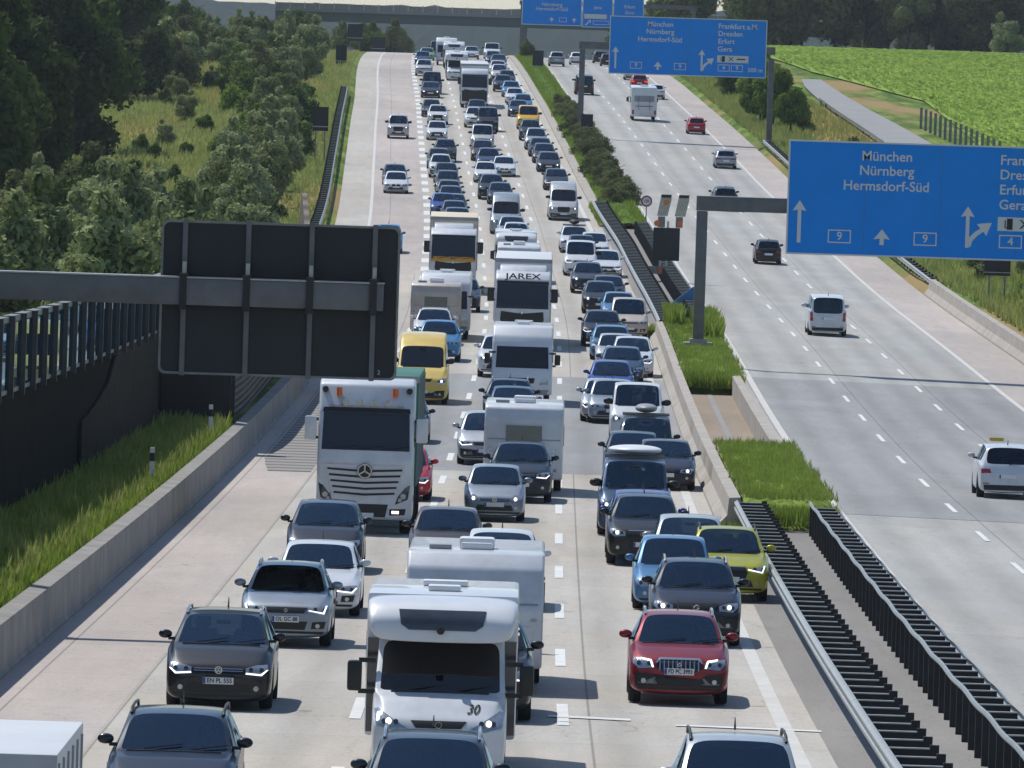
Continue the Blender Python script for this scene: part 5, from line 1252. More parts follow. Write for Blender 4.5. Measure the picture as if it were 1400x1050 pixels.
def truck(style):
    pr = Proto(); L = style.get('L', 16.0); W = 2.5; Hc = style.get('Hc', 3.75); pr.L = L; pr.H = style.get('Hb', 4.0); pr.W = W; y0 = -L/2
    prof = [(0,.38),(0,1.0),(.02,1.9),(.12,2.3),(.30,3.15),(.62,Hc-.12),(1.0,Hc),(2.15,Hc+.02),(2.25,Hc-.2),(2.25,.6),(1.9,.38)]
    bm, bv = pbevel([(y0+y,z) for y,z in prof], -W/2+.02, W/2-.02, .09); pr.add('cab', bm2mesh(bm, 'cab', PH), None, None, True)
    def add(nm, poly, mm, off=.012, parent=None, cell=.25): return pr.add(nm, decal(bv, poly, mm, nm, off, 1, cell), None, parent)
    wz0, wz1 = style.get('ws', (2.05,3.05))
    hx = 1.13 if style['kind'] == 'star' else 1.17
    add('windscreen', [(-hx,wz0),(hx,wz0),(hx-.03,wz1),(-hx+.03,wz1)], M['glass_dark'])
    add('sun_visor', [(-hx,wz1+.01),(hx,wz1+.01),(hx-.03,wz1+.13),(-hx+.03,wz1+.13)], M['black'], .05)
    for sx in (-.75,-.05,.6):
        yy = ray_y(bv, 0, wz0+.1) ; mb = MB(); mb.tube([(sx-.1,yy-.04,wz0+.03),(sx+.5,yy-.02,wz0+.12)], .012, 5); pr.add('wiper', mb.mesh('wiper', M['black']))
    kind = style['kind']
    if kind == 'star':
        zt = 1.78; gi = add('grille', [(-.85,zt-.72),(.85,zt-.72),(1.0,zt),(-1.0,zt)], PH, .02); 
        for k in range(5): 
            z = zt-.09-k*.15; x = .96-k*.045
            add('grille_slot', [(-x,z-.05),(0,z-.10),(x,z-.05),(x,z),(0,z-.045),(-x,z)], M['black'], .034, gi)
        yy = ray_y(bv, 0, 1.62)-.05; mb = MB(); mb.prism(circle(0,0,.2,24), -.02, 0); pr.add('emblem_disc', mb.mesh('emblem_disc', M['black']), Matrix.Translation((0,yy,1.62))); emblem(pr, yy-.03, 1.62, 'star', .19)
        for sx in (1,-1):
            q = [(.80,.78),(1.12,.92),(1.18,1.30),(1.05,1.22),(.86,.98)]; i = add('headlight', q if sx > 0 else mir(q), M['lamp_dark']); add('projector', circle(sx*1.0,1.0,.07,12), M['lamp'], .03, i); add('projector', circle(sx*.92,.9,.05,12), M['lamp'], .03, i)
            q = [(.66,.50),(1.05,.52),(1.08,.68),(.66,.66)]; i = add('fog_lamp', q if sx > 0 else mir(q), M['black']); q = [(.72,.55),(.9,.55),(.9,.62),(.72,.62)]; add('lit_lamp', q if sx > 0 else mir(q), M['headlit'], .026, i)
        add('intake', [(-.55,.45),(.55,.45),(.62,.78),(-.62,.78)], M['black'])
        plate(pr, ray_y(bv, 0, .55)-.05, .50, '')
        for k in range(4):
            mb = MB(); mb.tube([(-.54+k*.36,0,0),(-.54+k*.36,.1,0)], .09, 14); pr.add('spotlight', mb.mesh('spotlight', M['lamp']), Matrix.Translation((0,ray_y(bv,0,3.32)-.14,3.36)))
        mb = MB(); mb.tube([(-.95,0,0),(.95,0,0)], .025, 6); pr.add('lamp_bar', mb.mesh('lamp_bar', M['steel']), Matrix.Translation((0,ray_y(bv,0,3.3)-.06,3.27)))
        for sx in (-1,1):
            mb = MB(); mb.tube([(0,0,0),(0,0,.22)], .075, 12); pr.add('beacon', mb.mesh('beacon', M['orange']), Matrix.Translation((sx*.72,ray_y(bv,0,3.4)-.02,3.52)))
            mb = MB(); mb.tube([(0,0,0),(0,.12,0)], .08, 12); pr.add('roof_lamp', mb.mesh('roof_lamp', M['black']), Matrix.Translation((sx*1.08,ray_y(bv,1.0,3.62)-.1,3.68)))
    else:
        zt = 1.85; gi = add('grille', [(-.78,.95),(.78,.95),(.98,1.35),(.95,zt-.12),(.2,zt-.2),(0,zt-.26),(-.2,zt-.2),(-.95,zt-.12),(-.98,1.35)], M['black'])
        for k in range(4): add('grille_bar', [(-.8,1.05+k*.16),(.8,1.05+k*.16),(.8,1.08+k*.16),(-.8,1.08+k*.16)], M['dark_steel'], .026, gi)
        emblem(pr, ray_y(bv,0,1.7)-.05, 1.70, 'lion', .09)
        for sx in (1,-1):
            q = [(.76,.62),(1.14,.70),(1.18,1.02),(.92,.95),(.78,.80)]; i = add('headlight', q if sx > 0 else mir(q), M['lamp'])
        add('bumper_trim', [(-.72,.45),(.72,.45),(.75,.72),(-.75,.72)], M['grey_plastic'])
        plate(pr, ray_y(bv, 0, .6)-.05, .60, '')
        if style.get('darklow'): add('lower_front', [(-1.15,.62),(1.15,.62),(1.17,1.62),(-1.17,1.62)], M['black'], .04)
        if style.get('band'): add('colour_band', [(-1.18,1.72),(1.18,1.72),(1.2,1.98),(-1.2,1.98)], M[style['band']])
        if style.get('name'):
            me = textmesh(style['name'], .36, 'CENTER', .01); me.materials.clear(); me.materials.append(M['ink']); zz = wz1+.30; yy = ray_y(bv, 0, zz)-.07
            pr.add('lettering', me, Matrix.Translation((0,yy-.03,zz+.03)) @ RXF @ Matrix.Rotation(math.radians(-16),4,'X') @ Matrix.Diagonal((1.6,1,1,1)))
    big_mirrors(pr, W/2+.18, y0+.35, (wz0+wz1)/2+.05, kind == 'star')
    for sx in (-1,1):   # side windows, wind deflector
        mb = MB(); mb.box(sx*(W/2-.025)-.008, sx*(W/2-.025)+.012*sx+.008, y0+.55, y0+1.45, wz0+.1, wz1-.15); pr.add('side_window', mb.mesh('side_window', M['side_glass']))
        mb = MB(); mb.box(sx*(W/2-.08)-.02, sx*(W/2-.08)+.02, y0+2.27, y0+2.7, .9, min(3.7, style.get('Hb',4)-.35)); pr.add('wind_deflector', mb.mesh('wind_deflector', PH), None, None, True)
    if style.get('top'):  # roof spoiler
        bm, _ = pbevel([(y0+.9,Hc-.1),(y0+1.3,Hc+.22),(y0+2.2,Hc+.28),(y0+2.25,Hc-.1)], -W/2+.2, W/2-.2, .06); pr.add('roof_spoiler', bm2mesh(bm, 'roof_spoiler', PH), None, None, True)
    bx0 = y0+2.75; Hb = style.get('Hb', 4.0)
    mb = MB(); mb.box(-1.275,1.275,bx0,y0+L,1.15,Hb,.03); i = pr.add('cargo_box', mb.mesh('cargo_box', M[style.get('box','truck_box')], 30))
    mb = MB(); mb.box(-1.285,1.285,bx0-.03,bx0+.06,Hb-.16,Hb+.012); pr.add('roof_edge', mb.mesh('roof_edge', M['grey_plastic']), None, i)
    for k in range(6):
        yy = bx0+.4+k*(L-3.6)/5
        for sx in (-1,1): 
            mb = MB(); mb.box(sx*1.285-.012, sx*1.285+.012, yy, yy+.08, 1.18, Hb-.1); pr.add('side_post', mb.mesh('side_post', M['grey_plastic']), None, i)
    mb = MB(); mb.box(-.5,.5,y0+1.0,y0+L-.3,.75,1.12); pr.add('chassis', mb.mesh('chassis', M['dark_steel']))
    if .52 not in _wh: _wh[.52] = wheel_meshes(.52, .32)
    ty, rm = _wh[.52]
    for ya in (y0+1.35, y0+5.0, y0+L-3.0, y0+L-1.7) if L > 11 else (y0+1.35, y0+L-2.2):
        for sx in (-1,1):
            j = pr.add('wheel', ty, Matrix.Translation((sx*1.07,ya,.52)) @ (Matrix.Rotation(math.pi,4,'Z') if sx < 0 else Matrix.Identity(4))); pr.add('rim', rm, None, j)
    return pr
def motorhome(style):
    pr = Proto(); L = style.get('L', 7.0); W = 2.3; Hb = style.get('H', 2.9); pr.L = L; pr.H = Hb; pr.W = W; y0 = -L/2
    if style['kind'] == 'semi':
        sp = dict(SPEC['van']); sp.update(L=5.0, H=2.2, zw=2.08, yh=1.75, yr=4.6, yg=4.85, zr=2.1, wr=.90, wb=.96); parts, bv, info = carbody(sp); off = Matrix.Translation((0, -L/2+2.5, 0))
        sub = Proto(); decorate_front(sub, bv, info, dict(head='big', grille='small', lower='wide', lit=style.get('lit'), fog=1, emblem='ring', er=.05, proj=1), sp)
        for nm, me in parts.items():
            if nm in ('rear_window',): continue
            pr.add({'body':'cab'}.get(nm, nm.split('#')[0]), me, off, None, nm == 'body')
        base = len(pr.parts)
        for (nm, me, m_, par, pt) in sub.parts: pr.add(nm, me, (off @ m_) if par is None else m_, None if par is None else par+base, pt)
        info2 = dict(info); info2['axf'] = info['axf']-L/2+2.5; info2['axr'] = L/2-1.9; wheels(pr, info2, track=.9)
        # overcab nose
        n = 11; vs = []; fs = []; prof = []
        secs = [(.95,.86,2.06,2.14),(.98,.93,2.05,2.38),(1.08,.97,2.05,Hb-.26),(1.3,.99,2.04,Hb-.08),(1.8,1.0,2.0,Hb-.03),(2.6,1.0,1.9,Hb)]
        rows = []
        for (y, wf, za, zb) in secs:
            h = W/2*wf; pts = [(-h*.84,za),(-h*.93,za+(zb-za)*.22),(-h*.99,za+(zb-za)*.5),(-h,za+(zb-za)*.85),(-h*.965,zb-.02),(-h*.45,zb),(0,zb+.005)]
            pts = pts+[(-x,z) for x,z in pts[-2::-1]]; rows.append(len(vs)); vs += [(x,y0+y,z) for x,z in pts]
        m_ = 13
        for a, b in zip(rows, rows[1:]):
            for k in range(m_-1): fs.append((a+k,a+k+1,b+k+1,b+k))
            fs.append((a+m_-1,a,b,b+m_-1))
        fs.append(tuple(range(rows[0], rows[0]+m_))); fs.append(tuple(range(rows[-1], rows[-1]+m_)))
        mb = MB(); mb.add(vs, fs); ev = sub_eval(mb, [M['body_white']], 2, False)
        for p in ev.polygons: p.use_smooth = True
        bm = bmesh.new(); bm.from_mesh(ev); bmesh.ops.recalc_face_normals(bm, faces=bm.faces); bn = BVHTree.FromBMesh(bm); bm.to_mesh(ev); bm.free()
        i = pr.add('overcab_nose', ev)
        pr.add('roof_window', decal(bn, [(-.50,Hb-.50),(.50,Hb-.50),(.62,Hb-.42),(.66,Hb-.20),(-.66,Hb-.20),(-.62,Hb-.42)], M['window_tint'], 'roof_window', .02, 1), None, i)
        mb = MB(); mb.prism(circle(-.02,2.24,.06,14), y0+.86, y0+1.1); pr.add('badge', mb.mesh('badge', M['black']), None, i)
        if style.get('num'):
            me = textmesh('30', .19, 'CENTER', .004); me.materials.clear(); me.materials.append(M['ink']); me.transform(Matrix.Shear('XZ', 4, (0,0)) if False else Matrix.Identity(4))
            me.transform(Matrix.Translation((.52,0,1.10)) @ RXF @ Matrix(((1,.3,0,0),(0,1,0,0),(0,0,1,0),(0,0,0,1))))
            for v in me.vertices:
                h = bv.ray_cast(Vector((v.co.x, -20, v.co.z)), Vector((0,1,0))); v.co.y = (h[0].y if h[0] is not None else -2.2)-.02
            pr.add('lettering', me, off)
        mb = MB(); mb.box(-W/2,W/2,y0+2.05,y0+L,.55,Hb,.07); j = pr.add('living_box', mb.mesh('living_box', M['body_white'], 40))
        for sx in (-1,1):
            mb = MB(); mb.box(min(sx*.86,sx*1.13), max(sx*.86,sx*1.13), y0+2.0, y0+2.046, .62, 2.05); pr.add('recess_shade', mb.mesh('recess_shade', M['window_tint']), None, j)  # flat dark panel standing in for the shaded gap between cab and box
        big_mirrors(pr, 1.30, y0+1.05, 1.52, None, .46, .22)
    else:
        prof = [(0,.42),(0,1.0),(.08,1.35),(.16,1.5),(.42,2.35),(.55,2.6),(.95,Hb-.03),(1.4,Hb),(L,Hb-.05),(L,.42)]
        bm, bv = pbevel([(y0+y,z) for y,z in prof], -W/2, W/2, .10); j = pr.add('living_box', bm2mesh(bm, 'living_box', M['body_white']))
        def add(nm, poly, mm, off=.012, cell=.2): return pr.add(nm, decal(bv, poly, mm, nm, off, 1, cell))
        add('windscreen', [(-1.0,1.42),(1.0,1.42),(.97,2.22),(-.97,2.22)], M['glass_dark']); add('grille', [(-.45,.85),(.45,.85),(.5,1.05),(-.5,1.05)], M['black']); add('bumper_trim', [(-1.0,.45),(1.0,.45),(1.02,.62),(-1.02,.62)], M['grey_plastic'])
        for sx in (1,-1):
            q = [(.68,.80),(1.0,.82),(1.02,1.05),(.72,1.0)]; add('headlight', q if sx > 0 else mir(q), M['lamp'])
        plate(pr, y0-.03, .66, ''); big_mirrors(pr, 1.33, y0+.3, 1.75, None, .4, .22)
        info2 = dict(Rw=.36, hw=W/2, axf=y0+1.0, axr=L/2-1.9, L=L); wheels(pr, info2, track=.95)
    for (yy, wd) in ((y0+2.9,.5),(y0+4.6,.7)):
        mb = MB(); mb.box(-wd/2,wd/2,yy,yy+.45,Hb+.002,Hb+.09,.03); pr.add('roof_hatch', mb.mesh('roof_hatch', M['white_metal'], 40), None, j)
    for (ya, yb) in ((y0+2.9,y0+3.8),(y0+4.6,y0+5.3)):
        for sx in (-1,1):
            mb = MB(); mb.box(sx*W/2-.004 if sx > 0 else sx*W/2-.02, sx*W/2+.02 if sx > 0 else sx*W/2+.004, ya, yb, 1.55, 2.1); pr.add('side_window', mb.mesh('side_window', M['window_tint']), None, j)
    if style.get('rear'):   # seen from behind
        mb = MB(); mb.box(-.9,.9,L/2+.002,L/2+.02,1.75,2.3); pr.add('rear_panel', mb.mesh('rear_panel', M['grey_plastic']))
        for sx in (-1,1):
            mb = MB(); mb.box(sx*1.0-.09,sx*1.0+.09,L/2+.002,L/2+.03,.62,1.0); pr.add('tail_light', mb.mesh('tail_light', M['red_lamp']))
        mb = MB(); mb.tube([(-.5,L/2+.16,1.0),(-.5,L/2+.16,2.2)], .02, 6); mb.tube([(.5,L/2+.16,1.0),(.5,L/2+.16,2.2)], .02, 6); mb.tube([(-.8,L/2+.16,1.35),(.8,L/2+.16,1.35)], .03, 6); pr.add('cycle_rack', mb.mesh('cycle_rack', M['dark_steel']))
        plate(pr, L/2+.03, .62, '', -1)
    return pr
def caravan(style):
    pr = Proto(); L = style.get('L', 6.2); W = style.get('W', 2.4); H = style.get('H', 2.62); pr.L = L+1.2; pr.H = H; pr.W = W; y0 = -pr.L/2+1.2
    if style.get('flat'): prof = [(0,.45),(-.02,1.2),(.02,2.2),(.12,2.5),(.35,H),(L-.3,H),(L,H-.4),(L,.45)]
    else: prof = [(.12,.45),(0,.9),(.0,1.5),(.06,1.62),(.25,2.2),(.55,2.48),(1.05,H),(L-.3,H),(L,H-.4),(L,.45)]
    bm, bv = pbevel([(y0+y,z) for y,z in prof], -W/2, W/2, .06); j = pr.add('caravan_body', bm2mesh(bm, 'caravan_body', PH), None, None, True)
    def add(nm, poly, mm, off=.012, cell=.25): return pr.add(nm, decal(bv, poly, mm, nm, off, 1, cell), None, j)
    add('seam_trim', [(-W/2+.1,1.58),(W/2-.1,1.58),(W/2-.1,1.61),(-W/2+.1,1.61)], M['grey_plastic'])
    if style.get('win'): add('front_window', [(-.52,1.55),(.52,1.55),(.52,2.0),(-.52,2.0)], M['window_tint'], .03)
    else:
        q = [(-.3,1.72),(0,1.64),(.3,1.72),(.12,1.76),(-.12,1.76)]; add('decor_swoosh', q, M['sign_blue'])
    add('locker_lid', [(-W/2+.2,.62),(W/2-.2,.62),(W/2-.2,1.2),(-W/2+.2,1.2)], M['body_white'], .02)
    for sx in (-1,1): add('handle', circle(sx*(W/2-.22),.72,.05,10), M['grey_plastic'], .03); add('marker_lamp', [(sx*(W/2-.16)-.05,1.3),(sx*(W/2-.16)+.05,1.3),(sx*(W/2-.16)+.05,1.34),(sx*(W/2-.16)-.05,1.34)], M['lamp'], .03)
    if style.get('text'):
        me = textmesh(style['text'], .13, 'CENTER', .003); me.materials.clear(); me.materials.append(M['ink']); zz = style.get('tz', 2.28); pr.add('lettering', me, Matrix.Translation((W/2-.38, (ray_y(bv, W/2-.38, zz) or y0)-.03, zz)) @ RXF, j)
    mb = MB(); mb.box(-.32,.32,y0+1.4,y0+2.1,H+.002,H+.20,.06); pr.add('roof_unit', mb.mesh('roof_unit', M['white_metal'], 50), None, j)
    mb = MB(); mb.box(-.28,.28,y0+1.15,y0+1.32,H+.002,H+.12,.03); pr.add('roof_hatch', mb.mesh('roof_hatch', M['white_metal'], 50), None, j)
    mb = MB(); mb.box(-.85,-.45,y0+1.0,y0+1.4,H+.002,H+.08,.02); pr.add('roof_hatch', mb.mesh('roof_hatch', M['grey_plastic'], 50), None, j)
    for (ya, yb) in ((1.2,2.0),(3.4,4.4)):
        for sx in (-1,1):
            mb = MB(); a = sx*W/2; mb.box(min(a,a+.02*sx), max(a,a+.02*sx), y0+ya, y0+yb, 1.4, 1.95); pr.add('side_window', mb.mesh('side_window', M['window_tint']), None, j)
    mb = MB(); mb.add([(-.7,y0+.2,.42),(.7,y0+.2,.42),(.08,y0-1.15,.42),(-.08,y0-1.15,.42),(-.7,y0+.2,.52),(.7,y0+.2,.52),(.08,y0-1.15,.52),(-.08,y0-1.15,.52)], [(0,1,2,3),(4,7,6,5),(0,4,5,1),(1,5,6,2),(2,6,7,3),(3,7,4,0)]); pr.add('drawbar', mb.mesh('drawbar', M['steel_dull']))
    if .33 not in _wh: _wh[.33] = wheel_meshes(.33)
    ty, rm = _wh[.33]
    for sx in (-1,1):
        q = pr.add('wheel', ty, Matrix.Translation((sx*(W/2-.14),y0+L*.55,.33)) @ (Matrix.Rotation(math.pi,4,'Z') if sx < 0 else Matrix.Identity(4))); pr.add('rim', rm, None, q)
    return pr
def boxtruck():
    pr = truck(dict(kind='lion', L=8.0, Hb=3.1, Hc=2.6, ws=(1.6,2.4))); return pr

# ------------------------------------------------------------ placing
def place(pr, name, x, y, mode, pnt, label, cat, group=None, back=False, dx_t=0, lod=True):
    """x,y: photo pixel of the near end's ground line ('g') or of the roof ('r')"""
    if mode == 'd': t, d = x, y
    elif mode == 'g': t, d = solve(x, y)
    else:
        t, d = solve(x, y, pr.H-.02); d -= pr.L*.42
        q = P(x, y, d+pr.L*.3); t = q.x-X0(d+pr.L*.3)
    f = frame(t, d+pr.L/2, .012, back); root = empty(name, f, label, cat, group)
    small = FPX/d < 15; objs = []
    for (nm, me, m_, par, pt) in pr.parts:
        if small and (par is not None) and nm in ('rim','plate_band','plate_lettering','projector','mirror_arm','grille_bar'): objs.append(None); continue
        if small and nm in ('wiper','antenna','bumper_lip','wiper_cowl','fog_lamp'): objs.append(None); continue
        p = root if par is None else objs[par]
        if p is None: objs.append(None); continue
        o = link(nm, me, p, m_)
        if pt:
            o.material_slots[0].link = 'OBJECT'; o.material_slots[0].material = pnt
        objs.append(o)
    return root, t, d
# ------------------------------------------------------------ vehicles in the photo
C = {k: paint('paint_'+k, v, mt) for k, v, mt in (('white','C9CDD1',.05),('silver','8B949E',.6),('lightsilver','A9ADB1',.5),('grey','343B46',.5),('darkgrey','14181F',.35),('black','08090B',.2),
  ('navy','0E1628',.3),('blue','24428A',.4),('lightblue','44749C',.35),('brightblue','2F76A8',.3),('red','7E1420',.35),('brightred','A81A22',.2),('brown','40342C',.4),('lime','A3A22A',.3),
  ('yellow','D4A81C',.1),('cream','D9BC62',.05),('steelblue','28405C',.45),('green','6E9A6A',.3),('slate','18222F',.4),('beige','B8AEA4',.3))}
def st(**k): return k
PR = {}
def V(key, *a, **k):
    if key not in PR: PR[key] = make_car(*a, **k)
    return PR[key]
gen_styles = {'a': st(head='slim', grille='bar', lower='wide'), 'b': st(head='slim', grille='hex', lower='three'), 'c': st(head='std', grille='small', lower='wide', lit='drl'), 'd': st(head='std', grille='hex', lower='wide', lit='beam')}
gen_styles.update({'e': st(head='tri',grille='bar',lower='three'), 'f': st(head='std',grille='kidney',lower='wide'), 'g': st(head='slim',grille='small',lower='clad',lit='drl'), 'h': st(head='round',grille='hex',lower='wide',lit='beam')})
_gc = [0]
def gen(kind, s, **k):
    _gc[0] += 1
    if _gc[0] % 2: s = {'a':'e','b':'f','c':'g','d':'h'}[s]
    if kind in ('estate','suv') and s in 'eg': k['rails'] = 'chrome' if s == 'e' else 'black'
    return V(kind+s+str(sorted(k.items())), kind, gen_styles[s], **k)
near = {
 'touran': lambda: V('touran','mpv',st(head='std',grille='bar',lower='wide',lit='drl',emblem='vw',plate='EN PL 555',pz=.50),over=dict(H=1.59),rails='chrome'),
 'bottomcar': lambda: V('bottomcar','estate',st(head='slim',grille='kidney',lower='three'),rails='black'),
 'arona': lambda: V('arona','cross',st(head='tri',grille='small',lower='three',lit='tri',emblem='s',er=.045,plate='OL GC 88',pz=.55),rails='chrome'),
 'a6': lambda: V('a6','estate',st(head='slim',grille='hex',lower='three',lit='drl',emblem='rings',er=.06,plate='')),
 'golfplus': lambda: V('golfplus','mpv',st(head='std',grille='bar',lower='wide',emblem='vw',plate=''),over=dict(L=4.2,W=1.8,H=1.6)),
 'suzuki': lambda: V('suzuki','cross',st(head='std',grille='teeth',lower='clad',lit='hook',emblem='s',er=.04,plate='FD PC 3993',pz=.60,proj=1),rails='chrome'),
 'mazda': lambda: V('mazda','suv',st(head='std',grille='small',lower='clad',lit='beam',emblem='s',er=.075,plate=''),rails='steel'),
 'tiguan': lambda: V('tiguan','suv',st(head='std',grille='bar',lower='wide',lit='drl',emblem='vw',plate='')),
 'polo': lambda: V('polo','small',st(head='round',grille='bar',lower='wide',lit='beam',emblem='vw',plate='')),
 'mits': lambda: V('mits','hatch',st(head='std',grille='hex',lower='wide',plate='')),
 'whitecar': lambda: V('whitecar','mpv',st(head='std',grille='small',lower='wide',plate='')),
 'q5': lambda: V('q5','suv',st(head='std',grille='hex',lower='three',lit='beam',emblem='rings',er=.07,plate='')),
 'lime': lambda: V('lime','cross',st(head='tri',grille='hex',lower='wide',lit='drl',plate=''),over=dict(L=4.4,W=1.84,H=1.6),rails='black'),
 'busbox': lambda: V('busbox','bus',st(head='tall',grille='bar',lower='wide',lit='beam',emblem='vw',plate=''),roofbox=(1.35,1.9,.22,'white_metal')),
 'bus': lambda: V('bus','bus',st(head='tall',grille='bar',lower='wide',lit='beam',emblem='vw',plate='')),
 'van': lambda: V('van','van',st(head='tall',grille='small',lower='clad',lit='beam',plate='')),
 'jeep': lambda: V('jeep','jeep',st(head='std',grille='hex',lower='clad',lit='beam',plate='')),
 'jetbag': lambda: V('jetbag','caddy',st(head='std',grille='small',lower='wide',plate=''),roofbox=(.65,1.5,.26,'grey_plastic')),
 'estbox': lambda: V('estbox','estate',st(head='slim',grille='small',lower='wide',plate=''),roofbox=(.6,1.4,.26,'dark_steel')),
}
QL, QM, QR, SH, AW = 'vehicles queuing in the left lane', 'vehicles queuing in the middle lane', 'vehicles queuing in the right lane of the queue', 'vehicles on the outer left lane', 'vehicles driving away on the right carriageway'
def N(k): return near[k]()
